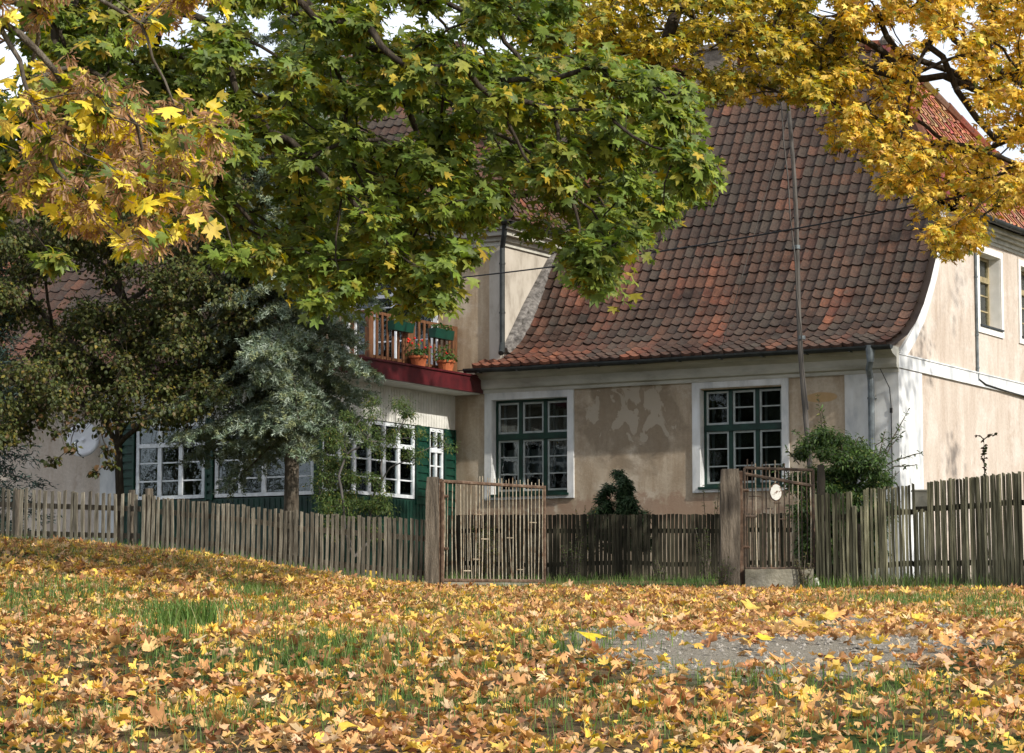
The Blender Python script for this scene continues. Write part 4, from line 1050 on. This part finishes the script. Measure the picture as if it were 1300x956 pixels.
pb_, nb_, tb_, sb_ = clump_leaves(clC2, 50, .088)
cC2 = palette(len(pb_), [(.58, .42, .05), (.46, .35, .045), (.30, .28, .04), (.17, .20, .035), (.72, .52, .08)], [3, 3, 2, 1.6, 1.4])
po, no, to_, so = clump_leaves(offC, 42, .10)
leaves('crown', M['leaf'], tr, [('lo', pa, na, ta, sa, cC), ('lo', pb_, nb_, tb_, sb_, cC2), ('lo', po, no, to_, so, palette(len(po), [Y1, Y3, G2], [2, 2, 1]))])

# --- blue spruce before the veranda
sb = at(368, 700, 41.2); sb = gp(sb.x, sb.y)
tr = empty('blue_spruce', sb, 'tall grey green blue spruce with drooping boughs before the veranda', 'tree')
SH = 9.6
b = MB(); b.tube([sb + Vector((.02 * sin(i), .02 * cos(i * 2), SH * i / 12 - .1)) for i in range(13)], [.125 - .112 * i / 12 for i in range(13)], 10)
npos = []; nnor = []; ntip = []; nsz = []; ncol = []
z = 2.0; az = 0.
NC = [(.28, .35, .26), (.21, .28, .18), (.36, .42, .33), (.14, .18, .09), (.27, .30, .15)]
while z < SH - .1:
    t = z / SH
    az += 2.4 + random.uniform(-.4, .4)
    dx, dy = cos(az), sin(az)
    Lb = 2.4 * (1 - t) ** .8 * (1 - .10 * dx) * (.82 if dx > .3 and z > 2.9 else 1) * (1.0 if z > 3.0 else .5 + .5 * (z - 2.0)) * random.uniform(.66, 1.1) + .12
    if z < 2.4 and dx > .1: Lb *= .75
    n = max(4, int(Lb / .16)); path = []
    dr = random.uniform(.45, .8) * (1.15 - t)
    for i in range(n + 1):
        s = i / n; path.append(sb + Vector((dx * Lb * s, dy * Lb * s, z + .08 * Lb - dr * Lb * s ** 1.2 + .28 * Lb * max(0, s - .6) ** 1.5)))
    b.tube(path, [max(.004, .028 * (1 - t) * (1 - i / n) + .004) for i in range(n + 1)], 5, cap=False)
    for i in range(1, n + 1):
        s = i / n; c = path[i]; width = (.50 * Lb * (1 - s * .72) + .10) * (.35 + .65 * min(1, s * 2.2))
        for side in (-1, 1):
            for sub in (0, .5):
                w_ = width * random.uniform(.6, 1.1); q = c + (path[max(0, i - 1)] - c) * sub
                m_ = max(2, int(w_ / .05)); yaw = side * random.uniform(.7, 1.2)
                ex, ey = dx * cos(yaw) - dy * sin(yaw), dx * sin(yaw) + dy * cos(yaw); drp = random.uniform(.35, 1.0)
                for k in range(m_):
                    f = (k + .6) / m_; pc = np.array([q.x + ex * w_ * f, q.y + ey * w_ * f, q.z - drp * w_ * f ** 1.3 * .8 + random.uniform(-.02, .02)])
                    kk = 13; ax = np.array([ex, ey, -drp * .6])
                    npos.append(np.repeat(pc[None], kk, 0) + RNG.normal(size=(kk, 3)) * .018)
                    ntip.append(ax * .9 + RNG.normal(size=(kk, 3)) * .75 + UP * .1); nnor.append(RNG.normal(size=(kk, 3)) + UP)
                    nsz.append(RNG.uniform(.045, .07, kk)); cidx = NC[int(RNG.integers(0, 5))] ; ncol.append(np.repeat(np.array(cidx)[None] * random.uniform(.75, 1.2), kk, 0))
    z += .05 + .03 * t
put(b, 'trunk', M['bark'], tr)
V5 = [np.concatenate(q) for q in (npos, nnor, ntip, nsz, ncol)]
TEMPL['needle'] = [(np.array([(-.15, 0, 0), (.15, 0, 0), (.04, 1., .05), (-.04, 1., .05), (0, 0, .16)]), np.array([(0, 1, 2), (0, 2, 3), (0, 4, 2)]))]
leaves('needles', M['needle'], tr, [('needle', V5[0], V5[1], V5[2], V5[3], V5[4])])

def small_spruce(px, Y, hgt, L0, label, seed):
    sb = at(px, 700, Y); sb = gp(sb.x, sb.y); tr = empty('spruce', sb, label, 'tree')
    b = MB(); b.tube([sb, sb + Vector((0, 0, hgt))], [.08, .01], 8); a_ = []; z = .4; az = seed
    while z < hgt - .05:
        t = z / hgt; Lb = L0 * (1 - t) ** .8 * random.uniform(.8, 1.1) + .05; az += 2.4
        dx, dy = cos(az), sin(az); n = max(3, int(Lb / .1))
        pth = [sb + Vector((dx * Lb * i / n, dy * Lb * i / n, z - .3 * Lb * i / n)) for i in range(n + 1)]
        b.tube(pth, .006, 4, cap=False)
        for i in range(n + 1):
            kk = 24; a_.append((np.array(pth[i]) + RNG.normal(size=(kk, 3)) * np.array([.09, .09, .05]), RNG.normal(size=(kk, 3)) + UP, np.array([dx, dy, -.4]) + RNG.normal(size=(kk, 3)) * .6))
        z += .06
    put(b, 'trunk', M['bark'], tr); q = [np.concatenate([x[i] for x in a_]) for i in range(3)]
    leaves('needles', M['needle'], tr, [('needle', q[0], q[1], q[2], RNG.uniform(.05, .09, len(q[0])), palette(len(q[0]), [(.05, .09, .08), (.035, .07, .05), (.08, .12, .11)], [1, 1, 1]))])
small_spruce(-22, 41.5, 4.6, 1.15, 'dark blue green young spruce cut by the left edge', 1.)

# --- small-leaved dark tree before the left wing
t0 = at(150, 700, 41.8); t0 = gp(t0.x, t0.y)
tr = empty('linden_tree', t0, 'dark olive small leaved tree hiding the left wing roof', 'tree')
trunk = [t0, t0 + Vector((.02, 0, .9)), t0 + Vector((-.03, .02, 1.8)), t0 + Vector((.0, .1, 2.8)), t0 + Vector((.05, .1, 4.0))]
polyD = [(-60, 250), (60, 200), (180, 190), (300, 170), (360, 200), (350, 300), (335, 380), (315, 420), (300, 470), (270, 520), (225, 545), (180, 530), (150, 530), (100, 515), (60, 520), (20, 560), (-60, 560)]
holesD = [(80, 375, 14, 18), (20, 435, 14, 8)]
clD = clumps_in(polyD, 520, 40, 43.8, 22, holesD, .2)
hang = [(at(x, y, 40.2), r * 40.2 / F) for x, y, r in ((75, 550, 12), (68, 585, 9), (95, 540, 12), (130, 545, 12), (137, 570, 12), (140, 590, 9), (110, 525, 14), (150, 540, 12), (160, 530, 12), (90, 570, 8), (180, 535, 10), (55, 535, 10), (120, 600, 5))]
b = MB(); b.tube(trunk, [.075, .065, .06, .055, .05], 8)
sec = [at(-25, 600, 42), at(-12, 450, 42), at(8, 350, 42), at(20, 280, 42)]
branch_net(b, trunk, [c for c, r in clD + hang], rtip=.005, rmax=.05, k=.5)
for (c, r) in clD + hang:
    for k in range(9):
        d = Vector((random.gauss(0, 1), random.gauss(0, 1), random.gauss(-.1, .9))).normalized() * r * random.uniform(.8, 1.6)
        b.tube([c, c + d * .5 + Vector((0, 0, .03)), c + d], [.005, .004, .003], 4, cap=False)
put(b, 'trunk', M['dbark'], tr)
pa, na, ta, sa = clump_leaves(clD, 160, .068, upw=.5, out=.5)
ph, nh, th, sh = clump_leaves(hang, 34, .085, upw=.3, out=.6)
leaves('crown', M['leaf'], tr, [('oval', pa, na, ta, sa, palette(len(pa), [(.085, .10, .028), (.11, .12, .03), (.06, .08, .022), (.16, .135, .035), (.28, .22, .04), (.14, .10, .045)], [4, 3, 3, 1.5, .35, .8])),
    ('oval', ph, nh, th, sh, palette(len(ph), [(.045, .06, .015), (.09, .085, .02), (.14, .08, .03)], [3, 2, 1]))])
t0 = at(12, 700, 39.5); t0 = gp(t0.x, t0.y)

# --- generic shrub
def shrub(name, label, cat, base, clumps, per, size, kind, cols, wts, stems=8, whips=(), m='leaf', trunkr=.02, stemm='bark'):
    e = empty(name, base, label, cat); b = MB(); cl = clumps
    nodes = [c for c, r in cl]
    starts = [base + Vector((random.uniform(-.15, .15), random.uniform(-.1, .1), 0)) for _ in range(3)]
    branch_net(b, [base, base + Vector((0, 0, .25))], nodes, rtip=.004, rmax=trunkr, k=.5)
    P_, N_, T_, S_ = clump_leaves(cl, per, size)
    for w_ in whips:
        pts = [Vector(q) for q in w_]; b.tube(pts, [.008] * (len(pts) - 1) + [.003], 5, cap=False)
        n = int(sum((pts[i + 1] - pts[i]).length for i in range(len(pts) - 1)) / .022)
        tt = RNG.uniform(.15, 1, n) * (len(pts) - 1); I = np.minimum(len(pts) - 2, tt.astype(int)); A_ = np.array(pts)
        pp = A_[I] + (A_[I + 1] - A_[I]) * (tt - I)[:, None]; dd = A_[I + 1] - A_[I]
        P_ = np.concatenate([P_, pp]); N_ = np.concatenate([N_, RNG.normal(size=(n, 3)) * .6 + UP]); T_ = np.concatenate([T_, nrm(dd) * .6 + RNG.normal(size=(n, 3)) * .7]); S_ = np.concatenate([S_, RNG.uniform(.7, 1.2, n) * size])
    put(b, 'stems', M[stemm], e)
    leaves('foliage', M[m], e, [(kind, P_, N_, T_, S_, palette(len(P_), cols, wts))])
    return e
def cl_px(lst, Y, dy=.5): return [(at(x, y, Y + random.uniform(-dy, dy)), r * Y / F) for x, y, r in lst]
# light green bush in front of the veranda
bs = at(450, 700, 39.6); bs = gp(bs.x, bs.y)
polyE = [(398, 600), (410, 560), (425, 535), (440, 520), (475, 505), (500, 500), (520, 515), (530, 545), (545, 550), (575, 560), (572, 578), (540, 585), (520, 590), (505, 600), (490, 645), (400, 645)]
clE = clumps_in(polyE, 55, 39.2, 40.4, 12, [(500, 600, 10, 14)], .5) + [(at(random.uniform(395, 495), random.uniform(600, 690), 39.8), .16) for _ in range(26)]
shrub('garden_bush', 'airy light green small leaved bush in front of the white veranda windows', 'bush', bs, clE, 190, .05, 'narrow', [(.07, .115, .028), (.10, .145, .032), (.05, .08, .02), (.22, .20, .05)], [3, 3, 2, .6], stemm='pole')
# dense dark conifer bush by the wall
bs = at(783, 690, 44.6); bs = gp(bs.x, bs.y)
clF = cl_px([(783 + random.uniform(-1, 1) * (y_ - 592) * .55, y_, 8) for y_ in [602 + 7.5 * (i ** .62) for i in range(60)]], 44.6, .2)
shrub('thuja_bush', 'dense dark green conical bush against the beige wall between the windows', 'bush', bs, clF, 230, .08, 'needle', [(.03, .06, .02), (.05, .085, .03), (.02, .045, .015)], [2, 1, 2], m='needle')
# wild bush behind the wicket
bs = at(1062, 720, 36.9); bs = gp(bs.x, bs.y)
polyG = [(1003, 585), (1020, 560), (1045, 545), (1080, 560), (1110, 575), (1128, 600), (1125, 640), (1110, 720), (1030, 730), (1015, 650), (1000, 615)]
clG = clumps_in(polyG, 150, 36.3, 37.6, 14, (), .2)
def wh(*q): return [at(x, y, 36.8) for x, y in q]
shrub('wild_bush', 'dark green wild bush with long arching whips behind the wicket and lath fence', 'bush', bs, clG, 260, .072, 'narrow',
      [(.055, .10, .025), (.08, .14, .03), (.035, .065, .02), (.14, .16, .04)], [3, 2, 2, .5],
      whips=[wh((1045, 560), (1042, 530), (1038, 500)), wh((1050, 560), (1047, 535), (1040, 512)), wh((1030, 570), (1015, 552), (1006, 545)), wh((1055, 565), (1056, 550), (1060, 540)),
             wh((1110, 600), (1125, 570), (1140, 545), (1153, 521)), wh((1115, 600), (1130, 568), (1146, 548)), wh((1110, 600), (1135, 585), (1160, 577), (1170, 575)), wh((1115, 605), (1135, 592), (1150, 592), (1165, 590)),
             wh((1112, 598), (1118, 570), (1124, 545)), wh((1118, 612), (1132, 608), (1142, 598)), wh((1000, 600), (990, 590), (985, 600)), wh((1108, 590), (1112, 565), (1130, 555)),
             wh((1085, 565), (1090, 555), (1096, 560)), wh((1015, 590), (1003, 575), (998, 570))])
# sprig over the right fence
bs = at(1250, 720, 35.6); bs = gp(bs.x, bs.y); ws = lambda *q: [at(x, y, 35.6) for x, y in q]
shrub('rose_sprig', 'single reddish sprig standing above the lath fence', 'plant', bs, [(at(1250, 640, 35.6), .05)], 12, .05, 'oval', [(.05, .07, .02), (.09, .05, .03)], [2, 1],
      whips=[ws((1250, 720), (1251, 650), (1250, 600), (1249, 556)), ws((1249, 558), (1255, 553), (1265, 552)), ws((1249, 558), (1244, 553), (1239, 553)), ws((1250, 590), (1246, 580), (1252, 570))])
# weeds
def weed(px, py0, pytop, Y, wpx, label, cols, n=14, size=.045):
    bs = at(px, py0, Y); bs = gp(bs.x, bs.y); top = at(px, pytop, Y).z; w_ = wpx * Y / F; wh_ = []
    for i in range(n):
        a = random.uniform(-1, 1); h = (top - bs.z) * random.uniform(.45, 1.)
        q0 = bs + Vector((a * w_ * .25, random.uniform(-.1, .1), 0)); wh_.append([q0, q0 + Vector((a * w_ * .1, 0, h * .5)), q0 + Vector((a * w_ * .35 + random.uniform(-.05, .05), random.uniform(-.08, .08), h))])
    shrub('weed', label, 'weed', bs, [(bs + Vector((0, 0, .08)), .1)], 20, size, 'narrow', cols, [1] * len(cols), whips=wh_)
WC = [(.08, .12, .03), (.14, .17, .05), (.05, .08, .02)]
weed(918, 752, 708, 34.7, 22, 'tall feathery weed growing at the foot of the thick post', WC)
weed(727, 735, 672, 41.5, 26, 'leafy weed beside the free end of the rusty gate', WC)
weed(617, 735, 655, 41.5, 26, 'yellow green weed seen through the bars of the rusty gate', [(.12, .15, .03), (.2, .2, .05)], 18, .05)
weed(895, 735, 668, 42, 16, 'thin stemmed weed before the dark board fence near the thick post', WC, 8)
weed(835, 738, 700, 42, 18, 'low weed before the middle of the dark board fence', WC, 8)
weed(745, 650, 640, 44, 26, 'yellow flowering weed top left of the conical bush by the wall', [(.22, .2, .04), (.1, .13, .03)], 14)
weed(905, 650, 605, 44.2, 26, 'thin weeds with an orange flower below the right window', WC, 8)
weed(1020, 752, 700, 34.8, 18, 'dry weeds in front of the concrete block', [(.2, .17, .08), (.12, .13, .05)], 8)

# --- unseen trees: right one throws dappled shade, left two added to darken pane reflections
def unseen_tree(x, y, h, label, n=95, cr=3.2, colr=((.45, .3, .04), (.3, .25, .03), (.1, .13, .02)), lo=.28):
    t0 = gp(x, y); tr = empty('maple_tree', t0, label, 'tree')
    trunk = [t0, t0 + Vector((.1, 0, h * .3)), t0 + Vector((0, .1, h * .6)), t0 + Vector((0, 0, h * .85))]
    cl = []
    for i in range(n):
        a = random.uniform(0, 2 * pi); zz = random.uniform(lo, 1.); rr = cr * sqrt(max(.05, 1 - (2 * (zz - lo) / (1 - lo) - 1) ** 2)) * sqrt(random.random())
        cl.append((t0 + Vector((rr * cos(a), rr * sin(a), h * zz)), random.uniform(.45, .8)))
    b = MB(); b.tube(trunk, [.3, .25, .18, .08], 10); branch_net(b, trunk, [c for c, r in cl], rtip=.012, rmax=.12, k=.5)
    put(b, 'trunk', M['dbark'], tr)
    pa, na, ta, sa = clump_leaves(cl, 42, .15); leaves('crown', M['leaf'], tr, [('lo', pa, na, ta, sa, palette(len(pa), colr, [1, 1, 1]))])

unseen_tree(13.2, 26.5, 11.5, 'golden maple standing outside the picture to the right', 48, 3.)
unseen_tree(-17.5, 36, 10, 'unseen dark green tree added at left for dark window reflections, nearer the fence line', 130, 3.4, ((.05, .09, .02), (.07, .11, .025), (.12, .13, .03)), .06)
unseen_tree(-22.5, 40.5, 10, 'unseen dark green tree added at far left for dark window reflections, nearer the house wing', 130, 3.6, ((.05, .09, .02), (.07, .11, .025), (.12, .13, .03)), .06)

# ================================================================== LEAF LITTER AND GRASS
def terrain_n(x, y):
    e = .15; return np.array([-(ground(x + e, y) - ground(x - e, y)) / (2 * e), -(ground(x, y + e) - ground(x, y - e)) / (2 * e), 1.])
GRASS = [(235, 800, .20, .30, 300, .20), (215, 812, .18, .2, 80, .14), (325, 758, .22, .6, 200, .15), (365, 775, .3, .7, 160, .11), (400, 772, .4, .9, 160, .10), (440, 828, .55, .8, 420, .12), (130, 752, .6, 1.0, 300, .12), (20, 778, .7, .8, 300, .12), (60, 760, .5, 1., 260, .14),
         (680, 823, .35, .3, 160, .09), (760, 815, .3, .4, 120, .09), (1040, 778, .6, 1.0, 260, .1), (1230, 768, .9, 2., 520, .14), (1130, 768, .5, 1.5, 260, .14), (1285, 790, .5, 1.2, 240, .12), (1000, 795, .3, .5, 90, .08), (560, 790, .5, 1., 150, .1), (300, 850, .6, .4, 240, .1), (540, 858, .5, .3, 160, .09), (180, 780, .4, .8, 160, .14), (205, 715, 1., 1.5, 200, .12), (60, 700, 2., 1., 220, .13), (420, 835, .3, .3, 120, .12), (300, 780, .4, .5, 120, .16), (820, 858, .5, .3, 100, .08), (470, 750, 1., 1.5, 200, .12), (1150, 880, .6, .5, 200, .1), (600, 900, 1., .4, 260, .1), (250, 920, .8, .4, 260, .12), (900, 930, .7, .3, 200, .1), (960, 868, .3, .2, 90, .1)]
gpts = [(on_ground(x, y), rx, ry, n, h) for x, y, rx, ry, n, h in GRASS]
N = 118000
Yr = np.sqrt(RNG.uniform(9.6 ** 2, 35.5 ** 2, int(N * 1.5)))
Xr = RNG.uniform(-1, 1, len(Yr)) * (Yr * .186 + 3.4)
keep = np.zeros(len(Yr), bool); yc = np.zeros(len(Yr))
for i in range(len(Yr)):
    x, y = float(Xr[i]), float(Yr[i]); d = 1. - .85 * max(0., MN.noise(Vector((x * .9, y * .5, 7)))) * 1.7
    d *= 1 - .72 * min(1, gravel(x, y)) * (.6 + .8 * (MN.noise(Vector((x * 2.5, y * 1.5, 30))) > -.1))
    for c, rx, ry, n, h in gpts[:26]:
        d *= 1 - .5 * exp(-((x - c.x) / rx) ** 2 - ((y - c.y) / ry) ** 2)
    if y > 33: d *= .6
    if y > 18: d *= 1.0
    keep[i] = RNG.uniform() < max(d, .5 if gravel(x, y) < .2 else .12) * (.95 if y < 20 else .85)
    yc[i] = MN.noise(Vector((x * 1.3, y * .6, 2)))
Xr, Yr, yc = Xr[keep], Yr[keep], yc[keep]; n = len(Xr)
pos = np.stack([Xr, Yr, [ground(float(x), float(y)) for x, y in zip(Xr, Yr)]], 1); pos[:, 2] += RNG.uniform(.004, .045, n)
nor = UP + RNG.normal(size=(n, 3)) * .30; tip = RNG.normal(size=(n, 3)) * np.array([1, 1, .15])
siz = RNG.uniform(.028, .070, n) * (1 + .5 * (RNG.uniform(0, 1, n) < .10))
LC = [(.58, .31, .12), (.68, .41, .17), (.45, .22, .10), (.30, .145, .07), (.76, .49, .12), (.80, .55, .10), (.58, .37, .20), (.70, .49, .28)]
c1 = palette(n, LC, [4, 3.4, 3, 2.2, 2.2, 1.1, 1.8, 1.2], .22); c2 = palette(n, LC, [3, 3.2, 2, 1.0, 3.8, 1.8, 1.3, 1.2], .22)
yy = (yc + .25 * (Xr < 0) > .22)
col = np.where(yy[:, None], c2, c1)
nr = Yr < 19; ov = RNG.uniform(0, 1, n) < .24
lf = leaf_mesh('leaf_litter', M['dry'], [('curl', pos[nr & ~ov], nor[nr & ~ov], tip[nr & ~ov], siz[nr & ~ov], col[nr & ~ov]), ('oval', pos[ov], nor[ov], tip[ov], siz[ov], col[ov] * .8), ('curllo', pos[~nr & ~ov], nor[~nr & ~ov], tip[~nr & ~ov], siz[~nr & ~ov] * 1.1, col[~nr & ~ov])])
tag(lf, 'thick carpet of fallen yellow and brown maple leaves on the bank', 'fallen leaves', kind='stuff')
# a few leaves that stand out
for px, py, s, c, lab in ((1055, 800, .13, (.62, .46, .10), 'large pale yellow maple leaf lying in front of the bare gravel patch'), (950, 785, .13, (.60, .44, .10), 'large yellow maple leaf lying below the thick gate post'),
                          (1012, 808, .12, (.55, .33, .10), 'orange yellow maple leaf lying left of the pale large leaf'), (742, 822, .12, (.72, .52, .04), 'bright yellow leaf clump in the short grass right of the middle'), (800, 810, .12, (.45, .22, .12), 'big russet brown maple leaf curled on the litter'),
                          (967, 828, .09, (.70, .5, .05), 'small bright yellow leaf on gravel below the two large leaves'), (468, 735, .13, (.6, .4, .07), 'upright yellow leaf standing on the crest before the left fence'), (1092, 775, .08, (.62, .46, .08), 'pale leaf on the far gravel near the lath fence')):
    q = on_ground(px, py); up_ = .9 if 'upright' in lab else .35
    o = leaf_mesh('maple_leaf', M['dry'], [('maple', np.array([[0, 0, 0.]]), np.array([[.1, -up_, 1. - up_ * .6]]), np.array([[random.uniform(-.8, .8), .4, up_ * 1.]]), np.array([s]), np.array([c]))])
    o.location = q + Vector((0, -.05, .07)); tag(o, lab, 'leaf')
# grass
P_ = []; S_ = []
for c, rx, ry, n, h in gpts:
    n = int(n * 2.2)
    a = RNG.normal(size=(n, 2)) * np.array([rx, ry]) * .62
    x = c.x + a[:, 0]; y = c.y + a[:, 1]; P_.append(np.stack([x, y, [ground(float(i), float(j)) for i, j in zip(x, y)]], 1)); S_.append(h * RNG.uniform(.45, 1.15, n))
n = 62000; y = np.sqrt(RNG.uniform(10 ** 2, 35 ** 2, n)); x = RNG.uniform(-1, 1, n) * (y * .186 + 3.); k = np.array([MN.noise(Vector((float(i) * .9, float(j) * .5, 7))) > .02 and gravel(float(i), float(j)) < .3 for i, j in zip(x, y)])
x, y = x[k], y[k]; P_.append(np.stack([x, y, [ground(float(i), float(j)) for i, j in zip(x, y)]], 1)); S_.append(RNG.uniform(.05, .13, len(x)))
# along fences and in the yard
n = 9000; x = RNG.uniform(-9, 9, n); y = RNG.uniform(34.3, 44.5, n); P_.append(np.stack([x, y, [ground(float(i), float(j)) for i, j in zip(x, y)]], 1)); S_.append(RNG.uniform(.06, .17, n))
n = 1500; x = RNG.uniform(3.6, 8, n); y = 34.6 + RNG.normal(size=n) * .3; P_.append(np.stack([x, y, [ground(float(i), float(j)) for i, j in zip(x, y)]], 1)); S_.append(RNG.uniform(.08, .28, n))
P_ = np.concatenate(P_); S_ = np.concatenate(S_); n = len(P_)
# clumping: blades share a foot
foot = np.round(P_[:, :2] / .09) * .09; P_[:, :2] = foot + RNG.normal(size=(n, 2)) * .022
d = RNG.normal(size=(n, 3)) * np.array([1, 1, 0]); 
gr = leaf_mesh('grass', M['grass'], [('blade', P_, nrm(d) + UP * .15, UP + nrm(d) * RNG.uniform(.2, 1.5, (n, 1)), S_, palette(n, [(.08, .15, .03), (.12, .20, .04), (.18, .25, .07), (.28, .28, .12)], [3, 3, 2, .6]))])
tag(gr, 'tufts of green grass growing through the fallen leaves', 'grass', kind='stuff')

st = []; 
while len(st) < 2000:
    c, rx, ry = random.choice(GRAVEL); x, y = random.gauss(c.x, rx * .7), random.gauss(c.y, ry * .7)
    if gravel(x, y) > .25: st.append((x, y, ground(x, y)))
st = np.array(st); n = len(st)
mb = MB()
for x, y, z in st:
    r = random.uniform(.006, .02); k = 5; ph = random.uniform(0, 6)
    mb.add([(x + r * cos(ph + 2 * pi * i / k) * random.uniform(.7, 1.3), y + r * sin(ph + 2 * pi * i / k) * random.uniform(.7, 1.3), z - .002) for i in range(k)] + [(x + random.uniform(-.3, .3) * r, y, z + r * .8)], [(i, (i + 1) % k, k) for i in range(k)])
tag(mb.build('gravel', mat('pebbles', [(.10, .09, .075, 1), (.24, .215, .18, 1), (.40, .37, .32, 1)], 20, .9, .3, 80), None, (0, 0, 0)), 'loose pebbles and grit on the bare gravel path', 'gravel', kind='stuff')

# ================================================================== LIGHT, SKY, CAMERA
EL = radians(33)
sd = Vector((.73, -.68, 0)).normalized()
sv = Vector((sd.x * cos(EL), sd.y * cos(EL), sin(EL)))
sun = bpy.data.lights.new('sun', 'SUN'); sun.energy = 4.5; sun.angle = radians(.6); sun.color = (1., .945, .85)
so_ = bpy.data.objects.new('sun', sun); COL.objects.link(so_); so_.rotation_euler = sv.to_track_quat('Z', 'Y').to_euler()
wd = bpy.data.worlds.new('World'); SC.world = wd; wd.use_nodes = True; nt = wd.node_tree; nt.nodes.clear()
ou = nt.nodes.new('ShaderNodeOutputWorld'); bg = nt.nodes.new('ShaderNodeBackground'); sk = nt.nodes.new('ShaderNodeTexSky')
sk.sky_type = 'NISHITA'; sk.sun_disc = False; sk.sun_elevation = EL; sk.sun_rotation = math.atan2(sd.x, sd.y); sk.air_density = 1.; sk.dust_density = 2.; sk.ozone_density = 1.
tc = nt.nodes.new('ShaderNodeTexCoord'); nz = nt.nodes.new('ShaderNodeTexNoise'); nz.inputs['Scale'].default_value = 2.2; nz.inputs['Detail'].default_value = 7
mp = nt.nodes.new('ShaderNodeMapping'); mp.inputs['Scale'].default_value = (1, 1, 2.2)
cr_ = nt.nodes.new('ShaderNodeValToRGB'); cr_.color_ramp.elements[0].position = .30; cr_.color_ramp.elements[1].position = .60
mx = nt.nodes.new('ShaderNodeMix'); mx.data_type = 'RGBA'; mx.inputs[7].default_value = (9.5, 10., 11.0, 1)
nt.links.new(tc.outputs['Generated'], mp.inputs[0]); nt.links.new(mp.outputs[0], nz.inputs['Vector']); nt.links.new(nz.outputs[0], cr_.inputs[0]); nt.links.new(cr_.outputs[0], mx.inputs[0])
nt.links.new(sk.outputs[0], mx.inputs[6]); nt.links.new(mx.outputs[2], bg.inputs[0]); bg.inputs[1].default_value = .125; nt.links.new(bg.outputs[0], ou.inputs[0])
cam = bpy.data.cameras.new('camera'); co_ = bpy.data.objects.new('camera', cam); COL.objects.link(co_)
co_.rotation_euler = (pi / 2 + P, 0, 0); cam.sensor_width = 36; cam.lens = F / 1300 * 36; cam.shift_y = -44 / 1300; cam.clip_end = 3000; cam.clip_start = .1
SC.camera = co_
SC.view_settings.view_transform = 'Standard'; SC.view_settings.look = 'None'; SC.view_settings.exposure = .18; SC.view_settings.gamma = 1
SC.cycles.max_bounces = 6; SC.cycles.transparent_max_bounces = 12; SC.cycles.use_denoising = True
